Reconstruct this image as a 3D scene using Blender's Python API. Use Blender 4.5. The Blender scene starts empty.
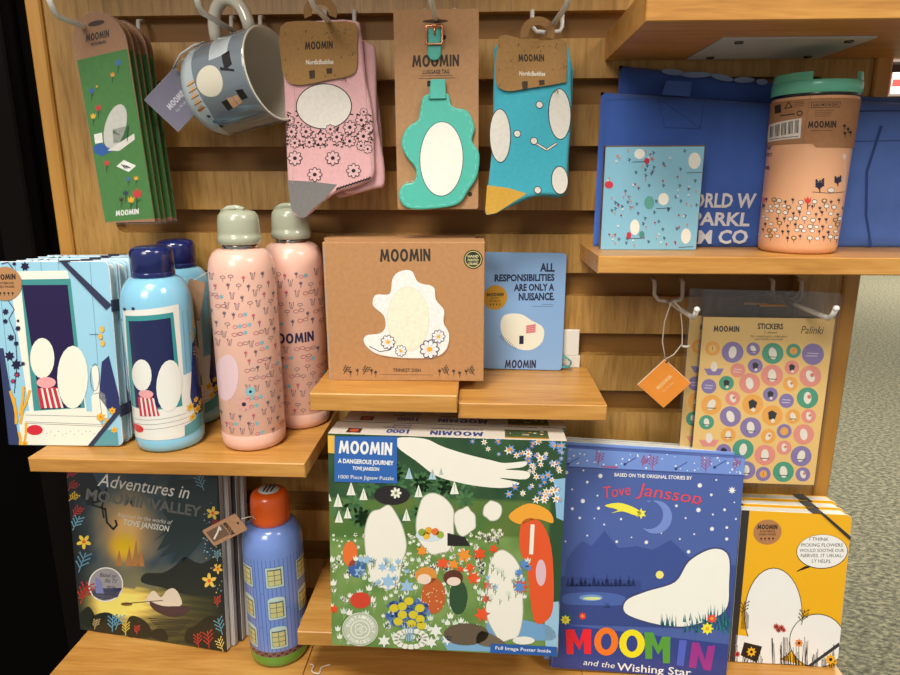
import bpy, math, random
import numpy as np
from mathutils import Vector, Matrix
from mathutils.geometry import tessellate_polygon
random.seed(7)
PI = math.pi
C = bpy.context.scene.collection
SC = bpy.context.scene

# ------------------------------------------------------------------ camera, world, lights, exposure
F = 650.0
cam_d = bpy.data.cameras.new('camera'); cam = bpy.data.objects.new('camera', cam_d); C.objects.link(cam)
cam.location = (0, -.62, 1.40)
cam.rotation_euler = (math.radians(90 - 13.8), 0, math.radians(2.8))
cam_d.sensor_width = 36; cam_d.lens = 36 * F / 900; cam_d.clip_start = .01
SC.camera = cam
SC.view_settings.view_transform = 'Standard'; SC.view_settings.look = 'None'
SC.view_settings.gamma = 1; SC.view_settings.use_curve_mapping = False
SC.view_settings.exposure = 0.22
w = bpy.data.worlds.new('store_world'); SC.world = w; w.use_nodes = True
w.node_tree.nodes['Background'].inputs[0].default_value = (1.0, .95, .88, 1)
w.node_tree.nodes['Background'].inputs[1].default_value = .30

def area(name, loc, target, size, power, col=(1, .93, .82), sy=None):
    l = bpy.data.lights.new(name, 'AREA'); l.energy = power; l.color = col; l.shape = 'RECTANGLE'
    l.size = size; l.size_y = sy or size
    o = bpy.data.objects.new(name, l); C.objects.link(o); o.location = loc
    o.rotation_euler = (Vector(target) - Vector(loc)).to_track_quat('-Z', 'Y').to_euler()
    return o
area('ceiling_and_fill_light', (-.25, -1.0, 2.75), (0, 0, 1.15), .5, 25, (1, .95, .87))
area('ceiling_and_fill_light', (1.3, -1.0, 2.75), (.2, 0, 1.15), .5, 14, (1, .95, .87))
area('ceiling_and_fill_light', (1.8, 2.6, 2.75), (1.8, 2.6, 0), 1.2, 80)
area('ceiling_and_fill_light', (6.5, 7.4, 4.2), (6.5, 8.6, 1.0), 1.6, 420)
area('ceiling_and_fill_light', (-.8, -2.5, 2.75), (0, 0, 1.0), .9, 30, (1, .95, .87))  # fill lamp, added to brighten the lower shelves

# ------------------------------------------------------------------ materials
def lin(c):
    out = []
    for v in c[:3]:
        v = min(v, 230)/255.0
        out.append(v / 12.92 if v <= .04045 else ((v + .055) / 1.055) ** 2.4)
    return (*out, 1.0)
def hexc(s): return tuple(int(s[i:i+2], 16) for i in (0, 2, 4))

def newmat(name):
    m = bpy.data.materials.new(name); m.use_nodes = True
    nt = m.node_tree; return m, nt, nt.nodes['Principled BSDF'], nt.links
def mat_print(name, rough=.5, coat=0, mottle=.04, mscale=60, bump=0, bscale=900, weave=False, metal=0, sheen=0, spec=.5):
    m, nt, b, L = newmat(name); N = nt.nodes
    a = N.new('ShaderNodeAttribute'); a.attribute_name = 'Col'
    tc = N.new('ShaderNodeTexCoord')
    no = N.new('ShaderNodeTexNoise'); no.inputs['Scale'].default_value = mscale; no.inputs['Detail'].default_value = 5
    L.new(tc.outputs['Object'], no.inputs['Vector'])
    mr = N.new('ShaderNodeMapRange'); mr.inputs['From Min'].default_value = .25; mr.inputs['From Max'].default_value = .75
    mr.inputs['To Min'].default_value = 1 - mottle; mr.inputs['To Max'].default_value = 1 + mottle
    L.new(no.outputs['Fac'], mr.inputs['Value'])
    mx = N.new('ShaderNodeVectorMath'); mx.operation = 'SCALE'
    L.new(a.outputs['Color'], mx.inputs[0]); L.new(mr.outputs['Result'], mx.inputs['Scale'])
    L.new(mx.outputs[0], b.inputs['Base Color'])
    b.inputs['Roughness'].default_value = rough; b.inputs['Coat Weight'].default_value = coat; b.inputs['Coat Roughness'].default_value = .08
    b.inputs['Metallic'].default_value = metal; b.inputs['Sheen Weight'].default_value = sheen
    b.inputs['Specular IOR Level'].default_value = spec
    if bump:
        bp = N.new('ShaderNodeBump'); bp.inputs['Strength'].default_value = bump; bp.inputs['Distance'].default_value = .0006
        if weave:
            wv = N.new('ShaderNodeTexWave'); wv.inputs['Scale'].default_value = bscale; wv.bands_direction = 'X'
            wv.inputs['Distortion'].default_value = 1.5
            wz = N.new('ShaderNodeTexWave'); wz.inputs['Scale'].default_value = bscale; wz.bands_direction = 'Z'
            L.new(tc.outputs['Object'], wv.inputs['Vector']); L.new(tc.outputs['Object'], wz.inputs['Vector'])
            ad = N.new('ShaderNodeMath'); ad.operation = 'MULTIPLY'
            L.new(wv.outputs['Fac'], ad.inputs[0]); L.new(wz.outputs['Fac'], ad.inputs[1]); L.new(ad.outputs[0], bp.inputs['Height'])
        else:
            n2 = N.new('ShaderNodeTexNoise'); n2.inputs['Scale'].default_value = bscale; n2.inputs['Detail'].default_value = 6
            L.new(tc.outputs['Object'], n2.inputs['Vector']); L.new(n2.outputs['Fac'], bp.inputs['Height'])
        L.new(bp.outputs[0], b.inputs['Normal'])
    return m
def mat_wood(name, grain, c0, c1, c2, rough=.42, scale=1.0, coat=.15):
    m, nt, b, L = newmat(name); N = nt.nodes
    tc = N.new('ShaderNodeTexCoord'); oi = N.new('ShaderNodeObjectInfo')
    mp = N.new('ShaderNodeMapping')
    s = {'X': (5, 60, 60), 'Z': (60, 60, 5)}[grain]
    mp.inputs['Scale'].default_value = [k * scale for k in s]
    ad = N.new('ShaderNodeVectorMath'); ad.operation = 'ADD'
    sc = N.new('ShaderNodeVectorMath'); sc.operation = 'SCALE'; sc.inputs['Scale'].default_value = 7.0
    cx = N.new('ShaderNodeCombineXYZ')
    for k in range(3): L.new(oi.outputs['Random'], cx.inputs[k])
    L.new(cx.outputs[0], sc.inputs[0]); L.new(tc.outputs['Object'], ad.inputs[0]); L.new(sc.outputs[0], ad.inputs[1])
    L.new(ad.outputs[0], mp.inputs['Vector'])
    n1 = N.new('ShaderNodeTexNoise'); n1.inputs['Scale'].default_value = 1.0; n1.inputs['Detail'].default_value = 7; n1.inputs['Distortion'].default_value = .6
    n1.inputs['Roughness'].default_value = .62
    L.new(mp.outputs[0], n1.inputs['Vector'])
    m2 = N.new('ShaderNodeMapping'); m2.inputs['Scale'].default_value = [k * 5 * scale for k in s]; L.new(ad.outputs[0], m2.inputs['Vector'])
    n2 = N.new('ShaderNodeTexNoise'); n2.inputs['Scale'].default_value = 1.0; n2.inputs['Detail'].default_value = 3; L.new(m2.outputs[0], n2.inputs['Vector'])
    cr = N.new('ShaderNodeValToRGB'); e = cr.color_ramp.elements
    e[0].position = .30; e[0].color = lin(c0); e[1].position = .70; e[1].color = lin(c2)
    k = e.new(.5); k.color = lin(c1)
    mx = N.new('ShaderNodeMath'); mx.operation = 'MULTIPLY_ADD'; mx.inputs[1].default_value = .3
    L.new(n2.outputs['Fac'], mx.inputs[0])
    sb = N.new('ShaderNodeMath'); sb.operation = 'MULTIPLY_ADD'; sb.inputs[1].default_value = .85; sb.inputs[2].default_value = -.07
    L.new(n1.outputs['Fac'], sb.inputs[0]); L.new(sb.outputs[0], mx.inputs[2])
    L.new(mx.outputs[0], cr.inputs[0]); L.new(cr.outputs[0], b.inputs['Base Color'])
    b.inputs['Roughness'].default_value = rough; b.inputs['Coat Weight'].default_value = coat; b.inputs['Coat Roughness'].default_value = .3
    bp = N.new('ShaderNodeBump'); bp.inputs['Strength'].default_value = .25; bp.inputs['Distance'].default_value = .0004
    L.new(mx.outputs[0], bp.inputs['Height']); L.new(bp.outputs[0], b.inputs['Normal'])
    return m
def mat_clear(name, fac=.12, tint=(1, 1, 1, 1)):
    m, nt, b, L = newmat(name); N = nt.nodes; N.remove(b)
    t = N.new('ShaderNodeBsdfTransparent'); t.inputs[0].default_value = tint
    g = N.new('ShaderNodeBsdfGlossy'); g.inputs['Roughness'].default_value = .12
    no = N.new('ShaderNodeTexNoise'); no.inputs['Scale'].default_value = 25
    bp = N.new('ShaderNodeBump'); bp.inputs['Strength'].default_value = .3; bp.inputs['Distance'].default_value = .004
    L.new(no.outputs['Fac'], bp.inputs['Height']); L.new(bp.outputs[0], g.inputs['Normal'])
    x = N.new('ShaderNodeMixShader'); x.inputs[0].default_value = fac
    L.new(t.outputs[0], x.inputs[1]); L.new(g.outputs[0], x.inputs[2]); L.new(x.outputs[0], N['Material Output'].inputs[0])
    return m
OAKS = [hexc('8f6635'), hexc('b1834a'), hexc('c89a5e')]
M = dict(
    slat=mat_wood('oak_veneer_vertical', 'Z', hexc('8a642c'), hexc('b08442'), hexc('c09654'), scale=2.6, coat=.05),
    shelf=mat_wood('oak_veneer_horizontal', 'X', hexc('a46f30'), hexc('bf8840'), hexc('cf9c54'), scale=1.5, coat=.1),
    post=mat_wood('oak_edge_band', 'Z', hexc('a5742f'), hexc('b98336'), hexc('c69245'), scale=.4),
    back=mat_wood('brown_groove_board', 'X', hexc('6e4a16'), hexc('84591e'), hexc('94682a'), scale=.25, rough=.6, coat=0),
    paper=mat_print('printed_paper', .55, 0, .02),
    gloss=mat_print('laminated_print', .32, .25, .015),
    matte=mat_print('matte_card', .8, 0, .05, 90, .15, 1500),
    kraft=mat_print('kraft_card', .8, 0, .09, 260, .2, 1500),
    cork=mat_print('speckled_kraft_card', .8, 0, .12, 420, .3, 900),
    enamel=mat_print('painted_steel', .22, .6, .01),
    satin=mat_print('powder_coated_steel', .33, .25, .01),
    ceramic=mat_print('glazed_ceramic', .12, .8, .01),
    plastic=mat_print('glossy_plastic', .25, .3, .01),
    fabric=mat_print('cotton_fabric', .9, 0, .08, 45, .35, 700, True, sheen=.2),
    knit=mat_print('knitted_cotton', .95, 0, .07, 300, .6, 480, True, sheen=.3),
    leather=mat_print('faux_leather', .5, .05, .04, 200, .3, 1200),
    chrome=mat_print('polished_steel', .15, 0, 0, metal=1),
    gold=mat_print('rose_gold_metal', .25, 0, 0, metal=1),
    wire=mat_print('painted_wire', .35, .2, .02),
    cord=mat_print('string', .9),
    black=mat_print('black_laminate', .8, 0, .15, 8, spec=.03),
    clear=mat_clear('clear_plastic_film', .035), sleeve=mat_clear('clear_card_sleeve', .03),
)

# ------------------------------------------------------------------ mesh builder
class MB:
    def __init__(s): s.V = []; s.Fc = []; s.Cl = []; s.S = []
    def add(s, vs, fs, col, smooth=False, T=None):
        n = len(s.V)
        s.V += [tuple(T @ Vector(v)) if T else tuple(v) for v in vs]
        per = isinstance(col, list)
        for i, f in enumerate(fs):
            s.Fc.append([n + k for k in f]); s.Cl.append(col[i] if per else col); s.S.append(smooth)
    def box(s, x0, x1, y0, y1, z0, z1, col, b=0, T=None):
        if b: return s.slab([(x0, z0), (x1, z0), (x1, z1), (x0, z1)], y0, y1 - y0, col, b, T=T)
        v = [(x, y, z) for z in (z0, z1) for y in (y0, y1) for x in (x0, x1)]
        s.add(v, [(0, 1, 5, 4), (1, 3, 7, 5), (3, 2, 6, 7), (2, 0, 4, 6), (4, 5, 7, 6), (0, 2, 3, 1)], col, T=T)
    def slab(s, out, y0, th, col, b=0, n=1, side=None, T=None, smooth=False, wav=None):
        """outline in XZ (counter-clockwise seen from -Y), front face at y0, thickness th, rounded edge b"""
        out = [Vector((p[0], p[1])) for p in out]
        if sum(a.x * c.y - c.x * a.y for a, c in zip(out, out[1:] + out[:1])) < 0: out.reverse()
        N = len(out)
        def inset(d):
            r = []
            for i in range(N):
                p, a, c = out[i], out[i-1], out[(i+1) % N]
                e1 = (p - a); e2 = (c - p)
                e1 = e1.normalized() if e1.length > 1e-9 else Vector((1, 0)); e2 = e2.normalized() if e2.length > 1e-9 else e1
                n1 = Vector((-e1.y, e1.x)); n2 = Vector((-e2.y, e2.x)); m = n1 + n2
                if m.length < 1e-6: m = n1
                m.normalize(); k = d / max(.5, m.dot(n1)); r.append(p + m * k)
            return r
        rings = []
        if b:
            for k in range(n + 1):
                a = PI / 2 * k / n; rings.append((b * (1 - math.sin(a)), y0 + b * (1 - math.cos(a))))
            for k in range(n + 1):
                a = PI / 2 * (1 - k / n); rings.append((b * (1 - math.sin(a)), y0 + th - b * (1 - math.cos(a))))
        else: rings = [(0, y0), (0, y0 + th)]
        vs = []
        for d, y in rings:
            vs += [(p.x, y, p.y) for p in (inset(d) if d else out)]
        fs = []
        for r in range(len(rings) - 1):
            for i in range(N):
                j = (i + 1) % N; fs.append((r*N + i, (r+1)*N + i, (r+1)*N + j, r*N + j))
        s.add(vs, fs, side or col, smooth, T)
        for base, rev in ((0, 0), ((len(rings) - 1) * N, 1)):
            pts = [Vector((vs[base + i][0], vs[base + i][2], 0)) for i in range(N)]
            tr = tessellate_polygon([pts])
            fv = [vs[base + i] for i in range(N)]; ff = []
            for t in tr:
                a, b_, c = (pts[k] for k in t); ccw = (b_.x-a.x)*(c.y-a.y) - (c.x-a.x)*(b_.y-a.y) > 0
                if ccw == bool(rev): t = (t[0], t[2], t[1])
                ff.append(tuple(t))
            s.add(fv, ff, col, False, T)
    def lathe(s, prof, colf, seg=64, T=None, smooth=True):
        vs = []; n = len(prof)
        for k in range(seg):
            a = 2*PI*k/seg
            vs += [(r*math.cos(a), r*math.sin(a), z) for r, z in prof]
        fs = []; cl = []
        for k in range(seg):
            q = (k + 1) % seg
            for i in range(n - 1):
                fs.append((k*n + i, q*n + i, q*n + i + 1, k*n + i + 1))
                cl.append(colf(i) if callable(colf) else colf)
        s.add(vs, fs, cl, smooth, T)
    def tube(s, pts, r, col, seg=8, T=None, cap=True, closed=False, rs=None):
        pts = [Vector(p) for p in pts]; n = len(pts); vs = []; up = None
        for i, p in enumerate(pts):
            d = (pts[(i+1) % n] - pts[i-1]) if (closed or 0 < i < n-1) else (pts[1]-pts[0] if i == 0 else pts[-1]-pts[-2])
            d.normalize()
            if up is None: up = d.orthogonal().normalized()
            up = (up - d * up.dot(d)).normalized(); sd = d.cross(up); rr = rs[i] if rs else r
            vs += [tuple(p + up*math.cos(2*PI*k/seg)*rr + sd*math.sin(2*PI*k/seg)*rr) for k in range(seg)]
        fs = []
        for i in range(n if closed else n - 1):
            j = (i + 1) % n
            for k in range(seg): fs.append((i*seg + k, i*seg + (k+1) % seg, j*seg + (k+1) % seg, j*seg + k))
        if cap and not closed: fs += [tuple(range(seg))[::-1], tuple((n-1)*seg + k for k in range(seg))]
        s.add(vs, fs, col, True, T)
    def build(s, name, mat, parent=None):
        me = bpy.data.meshes.new(name); me.from_pydata(s.V, [], s.Fc); me.update()
        ca = me.color_attributes.new('Col', 'FLOAT_COLOR', 'CORNER')
        buf = []; cache = {}
        for f, c in zip(s.Fc, s.Cl):
            if isinstance(c, tuple) and len(c) and isinstance(c[0], tuple):
                for k in c: buf += lin(k)
            else:
                if c not in cache: cache[c] = list(lin(c))
                buf += cache[c] * len(f)
        ca.data.foreach_set('color', buf)
        me.polygons.foreach_set('use_smooth', s.S)
        me.materials.append(mat)
        o = bpy.data.objects.new(name, me); C.objects.link(o)
        if parent: o.parent = parent
        return o

def tag(o, label, cat, group=None, kind=None):
    if label: o['label'] = label
    if cat: o['category'] = cat
    if group: o['group'] = group
    if kind: o['kind'] = kind
    return o
def thing(name, label, cat, loc, yaw=0, lean=0, roll=0, group=None):
    o = bpy.data.objects.new(name, None); C.objects.link(o); o.empty_display_size = .02
    R = Matrix.Rotation(math.radians(yaw), 4, 'Z') @ Matrix.Rotation(math.radians(-lean), 4, 'X') @ Matrix.Rotation(math.radians(-roll), 4, 'Y')
    o.matrix_world = Matrix.Translation(loc) @ R
    return tag(o, label, cat, group)
def dup(root, label, offset=None, dyaw=0, skip=()):
    c = root.copy(); C.objects.link(c); c['label'] = label
    if offset: c.location = root.location + Vector(offset)
    c.rotation_euler.z += math.radians(dyaw)
    def rec(a, b):
        for ch in a.children:
            if ch.name.split('.')[0] in skip: continue
            k = ch.copy(); C.objects.link(k); k.parent = b; rec(ch, k)
    rec(root, c)
    return c

# ------------------------------------------------------------------ flat artwork on a surface
_glyph = {}
def glyphs(s, bold):
    k = (s, bold)
    if k not in _glyph:
        cu = bpy.data.curves.new('t', 'FONT'); cu.body = s; cu.size = 1; cu.offset = bold; cu.resolution_u = 2; cu.fill_mode = 'BOTH' if False else 'FRONT'
        o = bpy.data.objects.new('t', cu); me = bpy.data.meshes.new_from_object(o)
        me.calc_loop_triangles()
        v = [(p.co.x, p.co.y) for p in me.vertices]; tr = [tuple(t.vertices) for t in me.loop_triangles]
        bpy.data.objects.remove(o); bpy.data.curves.remove(cu); bpy.data.meshes.remove(me)
        x0 = min([p[0] for p in v] or [0]); x1 = max([p[0] for p in v] or [1])
        _glyph[k] = ([((x - x0), y / .72) for x, y in v], tr, max(x1 - x0, 1e-3))
    return _glyph[k]
LG = {'M': ([(0,0),(.13,1),(.31,1),(.47,.45),(.63,1),(.81,1),(.94,0),(.72,0),(.67,.52),(.53,.1),(.41,.1),(.27,.52),(.22,0)], .94),
      'I': ([(0,0),(0,1),(.2,1),(.2,0)], .2),
      'N': ([(0,0),(0,1),(.19,1),(.48,.45),(.48,1),(.67,1),(.67,0),(.49,0),(.19,.55),(.19,0)], .67)}
def ell(cx, cy, rx, ry, n=20, rot=0):
    c, s = math.cos(rot), math.sin(rot)
    return [(cx + rx*math.cos(2*PI*k/n)*c - ry*math.sin(2*PI*k/n)*s, cy + rx*math.cos(2*PI*k/n)*s + ry*math.sin(2*PI*k/n)*c) for k in range(n)]
def smooth_pts(p, n=5, closed=True):
    out = []; N = len(p)
    for i in range(N if closed else N - 1):
        g = lambda k: p[k % N] if closed else p[min(max(k, 0), N - 1)]
        a, b, c, d = g(i-1), g(i), g(i+1), g(i+2)
        for k in range(n):
            t = k / n
            out.append(tuple(.5*(2*b[j] + (c[j]-a[j])*t + (2*a[j]-5*b[j]+4*c[j]-d[j])*t*t + (3*b[j]-a[j]-3*c[j]+d[j])*t**3) for j in (0, 1)))
    if not closed: out.append(p[-1])
    return out
class Art:
    """shapes are given in the reading frame of a reference crop; a homography turns them into millimetre-true surface coordinates"""
    EPS = 7e-5
    def __init__(s, mb, place, quad=None, W=1, H=1, fn=None, maxlen=None):
        s.mb = mb; s.place = place; s.L = 1; s.maxlen = maxlen; s.c = (0, 0, 1); s.fn = fn; s.clip = (W, H) if quad else None
        if quad:   # BL BR TR TL
            A = []; B = []
            for (x, y), (u, v) in zip(quad, ((0, 0), (W, 0), (W, H), (0, H))):
                A += [[x, y, 1, 0, 0, 0, -u*x, -u*y], [0, 0, 0, x, y, 1, -v*x, -v*y]]; B += [u, v]
            s.h = list(np.linalg.solve(np.array(A, float), np.array(B, float))) + [1]
    def crop(s, x0, y0, k): s.c = (x0, y0, k); return s
    def m(s, x, y):
        X, Y = s.c[0] + x / s.c[2], s.c[1] + y / s.c[2]
        if s.fn: return s.fn(X, Y)
        h = s.h; w = h[6]*X + h[7]*Y + h[8]
        return ((h[0]*X + h[1]*Y + h[2]) / w, (h[3]*X + h[4]*Y + h[5]) / w)
    def tris(s, pts, tr, col, uv=False):
        P = pts if uv else [s.m(*p) for p in pts]
        T = []
        for t in tr:
            a, b, c = (P[k] for k in t)
            if (b[0]-a[0])*(c[1]-a[1]) - (c[0]-a[0])*(b[1]-a[1]) < 0: b, c = c, b
            T.append((a, b, c))
        if s.clip:
            out = []
            for t in T:
                if all(0 <= u <= s.clip[0] and 0 <= v <= s.clip[1] for u, v in t): out.append(t); continue
                p = list(t)
                for ax, lim, sg in ((0, 0, 1), (0, s.clip[0], -1), (1, 0, 1), (1, s.clip[1], -1)):
                    q = []
                    for i in range(len(p)):
                        A_, B_ = p[i-1], p[i]; da, db = (A_[ax] - lim)*sg, (B_[ax] - lim)*sg
                        if (da >= 0) != (db >= 0): k = da/(da - db); q.append((A_[0] + (B_[0]-A_[0])*k, A_[1] + (B_[1]-A_[1])*k))
                        if db >= 0: q.append(B_)
                    p = q
                    if len(p) < 3: break
                for i in range(1, len(p) - 1): out.append((p[0], p[i], p[i+1]))
            T = out
        if not T: return
        if s.maxlen:
            out = []
            while T:
                a, b, c = T.pop()
                l = [abs(a[0]-b[0]), abs(b[0]-c[0]), abs(c[0]-a[0])]; k = l.index(max(l))
                if l[k] > s.maxlen:
                    if k == 1: a, b, c = b, c, a
                    elif k == 2: a, b, c = c, a, b
                    q = ((a[0]+b[0])/2, (a[1]+b[1])/2); T += [(a, q, c), (q, b, c)]
                else: out.append((a, b, c))
            T = out
        vs = [s.place(u, v, s.L * s.EPS) for t in T for u, v in t]
        s.mb.add(vs, [(3*i, 3*i+1, 3*i+2) for i in range(len(T))], col, bool(s.maxlen))
    def poly(s, pts, col):
        tr = tessellate_polygon([[Vector((x, y, 0)) for x, y in pts]])
        s.tris(pts, [tuple(t) for t in tr], col)
    def circ(s, x, y, rx, col, ry=None, n=20, rot=0): s.poly(ell(x, y, rx, ry or rx, n, rot), col)
    def rect(s, x0, y0, x1, y1, col): s.poly([(x0, y0), (x1, y0), (x1, y1), (x0, y1)], col)
    def ring(s, x, y, rx, ry, w, col, n=24):
        a = ell(x, y, rx, ry, n); b = ell(x, y, rx - w, ry - w, n)
        s.tris(a + b, [t for i in range(n) for t in ((i, (i+1) % n, n+i), ((i+1) % n, n+(i+1) % n, n+i))], col)
    def line(s, pts, wd, col, close=False):
        if close: pts = list(pts) + [pts[0]]
        for a, b in zip(pts, pts[1:]):
            dx, dy = b[0]-a[0], b[1]-a[1]; l = math.hypot(dx, dy) or 1; nx, ny = -dy/l*wd/2, dx/l*wd/2; ex, ey = dx/l*wd*.3, dy/l*wd*.3
            s.tris([(a[0]+nx-ex, a[1]+ny-ey), (b[0]+nx+ex, b[1]+ny+ey), (b[0]-nx+ex, b[1]-ny+ey), (a[0]-nx-ex, a[1]-ny-ey)], [(0, 1, 2), (0, 2, 3)], col)
    def star(s, x, y, r, col, n=5, inn=.45, rot=-PI/2, cc=None):
        p = []
        for k in range(2*n):
            q = r if k % 2 == 0 else r*inn; a = rot + PI*k/n; p.append((x + q*math.cos(a), y + q*math.sin(a)))
        s.poly(p, col)
        if cc: s.L += 1; s.circ(x, y, r*.3, cc, n=8); s.L -= 1
    def daisy(s, x, y, r, col, cc, n=8, line=None):
        for k in range(n):
            a = 2*PI*k/n
            if line: s.poly(ell(x + r*.6*math.cos(a), y + r*.6*math.sin(a), r*.52, r*.36, 8, a), line)
        s.L += 1
        for k in range(n):
            a = 2*PI*k/n; s.poly(ell(x + r*.6*math.cos(a), y + r*.6*math.sin(a), r*.4, r*.24, 8, a), col)
        s.L += 1; s.circ(x, y, r*.28, cc, n=10); s.L -= 2
    def tulip(s, x, y, r, col, stem=None, sl=1.6):
        if stem: s.line([(x, y + r*.5), (x, y + r*sl)], r*.2, stem); s.line([(x, y + r*1.4), (x + r*.5, y + r*.9)], r*.18, stem)
        s.poly([(x-r*.75, y-r*.8), (x-r*.35, y-r*.25), (x, y-r), (x+r*.35, y-r*.25), (x+r*.75, y-r*.8), (x+r*.6, y+r*.35), (x, y+r*.7), (x-r*.6, y+r*.35)], col)
    def sprig(s, x, y, r, col, rot=0, n=5, wd=None):
        wd = wd or r*.12
        def P(a, b): return (x + a*math.cos(rot) - b*math.sin(rot), y + a*math.sin(rot) + b*math.cos(rot))
        s.line([P(0, r), P(0, -r)], wd, col)
        for k in range(n):
            t = r*.6 - k*r*1.4/n; sg = 1 if k % 2 else -1
            s.line([P(0, t), P(sg*r*.55, t - r*.5)], wd, col); c = P(sg*r*.55, t - r*.5); s.circ(c[0], c[1], wd*1.1, col, n=6)
    def cloud(s, x, y, rx, ry, col, seed=0, k=.07):
        r_ = random.Random(seed); p = []
        for i in range(14):
            q = 1 + r_.uniform(-k, k); an = 2*PI*i/14; p.append((x + rx*q*math.cos(an), y + ry*q*math.sin(an)))
        s.poly(smooth_pts(p, 4), col)
    def grid(s, nx, ny, f):
        Hm = np.linalg.inv(np.array(s.h, float).reshape(3, 3)); W, H = s.clip
        vs = []; fs = []; cl = []; g = {}
        for j in range(ny + 1):
            for i in range(nx + 1):
                u, v = W*i/nx, H*j/ny; X, Y, w = Hm @ np.array([u, v, 1.0]); X /= w; Y /= w
                vs.append(s.place(u, v, s.L*s.EPS)); g[i, j] = tuple(float(max(0, min(255, k))) for k in f((X - s.c[0])*s.c[2], (Y - s.c[1])*s.c[2]))
        for j in range(ny):
            for i in range(nx):
                a = j*(nx+1) + i; fs.append((a, a + 1, a + nx + 2, a + nx + 1)); cl.append((g[i, j], g[i+1, j], g[i+1, j+1], g[i, j+1]))
        s.mb.add(vs, fs, cl)
    def text(s, t, p0, p1, h, col, bold=.012, shear=0, logo=False):
        dx, dy = p1[0]-p0[0], p1[1]-p0[1]; l = math.hypot(dx, dy); ux, uy = dx/l, dy/l; vx, vy = uy, -ux
        if logo:
            pen = 0; parts = []
            for ch in t:
                if ch == 'O':
                    n = 20; a = ell(pen + .39, .5, .39, .52, n); b = ell(pen + .39, .5, .17, .3, n)
                    parts.append((a + b, [q for i in range(n) for q in ((i, (i+1) % n, n+i), ((i+1) % n, n+(i+1) % n, n+i))])); pen += .78 + .09
                else:
                    g, wd = LG[ch]; pts = [(pen + x, y) for x, y in g]
                    parts.append((pts, [tuple(q) for q in tessellate_polygon([[Vector((x, y, 0)) for x, y in pts]])])); pen += wd + .09
            W = pen - .09
        else:
            v, tr, W = glyphs(t, bold); parts = [(v, tr)]
        for v, tr in parts:
            s.tris([(p0[0] + ux*(x + 0)/W*l + vx*y*h + ux*shear*y*h, p0[1] + uy*x/W*l + vy*y*h + uy*shear*y*h) for x, y in v], tr, col)
def flatplace(W, y0=0):
    return lambda u, v, e: (u - W/2, y0 - e, v)
def rrect(x0, z0, x1, z1, r, n=4, which=(1, 1, 1, 1)):
    """corners BL BR TR TL"""
    out = []
    for (cx, cz, a0), k in zip(((x0, z0, PI), (x1, z0, 1.5*PI), (x1, z1, 0), (x0, z1, .5*PI)), which):
        sx = 1 if cx == x0 else -1; sz = 1 if cz == z0 else -1
        if not k: out.append((cx, cz)); continue
        for i in range(n + 1):
            a = a0 + PI/2*i/n; out.append((cx + sx*r + r*math.cos(a), cz + sz*r + r*math.sin(a)))
    return out
WHITE = (240, 236, 226); CREAM = (238, 232, 214); BLACK = (22, 20, 20); NAVY = (22, 24, 62)
A_Z, B_Z, F_Z, C1_Z, C2_Z, D_Z = 1.1702, .9404, 1.3396, 1.2287, 1.2198, .9993
# ------------------------------------------------------------------ the setting
def struct(name, mb, mat, label=None):
    o = mb.build(name, mat); o['kind'] = 'structure'; return o
m, nt, b, L = newmat('speckled_grey_green_carpet'); N = nt.nodes
tc = N.new('ShaderNodeTexCoord'); mp = N.new('ShaderNodeMapping'); mp.inputs['Rotation'].default_value = (0, 0, .6); mp.inputs['Scale'].default_value = (1, 1.8, 1)
n1 = N.new('ShaderNodeTexNoise'); n1.inputs['Scale'].default_value = 42; n1.inputs['Detail'].default_value = 4; n1.inputs['Roughness'].default_value = .7
L.new(tc.outputs['Object'], mp.inputs[0]); L.new(mp.outputs[0], n1.inputs['Vector'])
cr = N.new('ShaderNodeValToRGB'); e = cr.color_ramp.elements; e[0].position = .38; e[0].color = lin((84, 84, 72)); e[1].position = .62; e[1].color = lin((164, 160, 132))
k = e.new(.5); k.color = lin((122, 121, 102))
L.new(n1.outputs['Fac'], cr.inputs[0]); L.new(cr.outputs[0], b.inputs['Base Color']); b.inputs['Roughness'].default_value = .95
M['carpet'] = m
mb = MB(); mb.box(-3, 12, -3, 12, -.05, 0, (130, 130, 110)); struct('floor', mb, M['carpet'])
mb = MB(); mb.box(-3, 12, 12, 12.1, 0, 4.6, (190, 180, 160)); struct('wall_back', mb, M['matte'])
mb = MB(); mb.box(-3, 12, -3, 12.1, 4.6, 4.7, (225, 222, 215)); struct('ceiling', mb, M['matte'])
# black side of the neighbouring cabinet
t = thing('black_cabinet', 'black cabinet side left of the oak slat display', 'cabinet', (-.62, .0, 0))
mb = MB(); mb.box(-.6, .185, .03, .5, 0, 1.9, (5, 4, 4)); mb.build('body', M['black'], t)
mb = MB(); mb.box(.145, .178, .004, .03, 0, 1.9, (16, 13, 11), .002); mb.build('edge_strip', M['black'], t)

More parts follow.
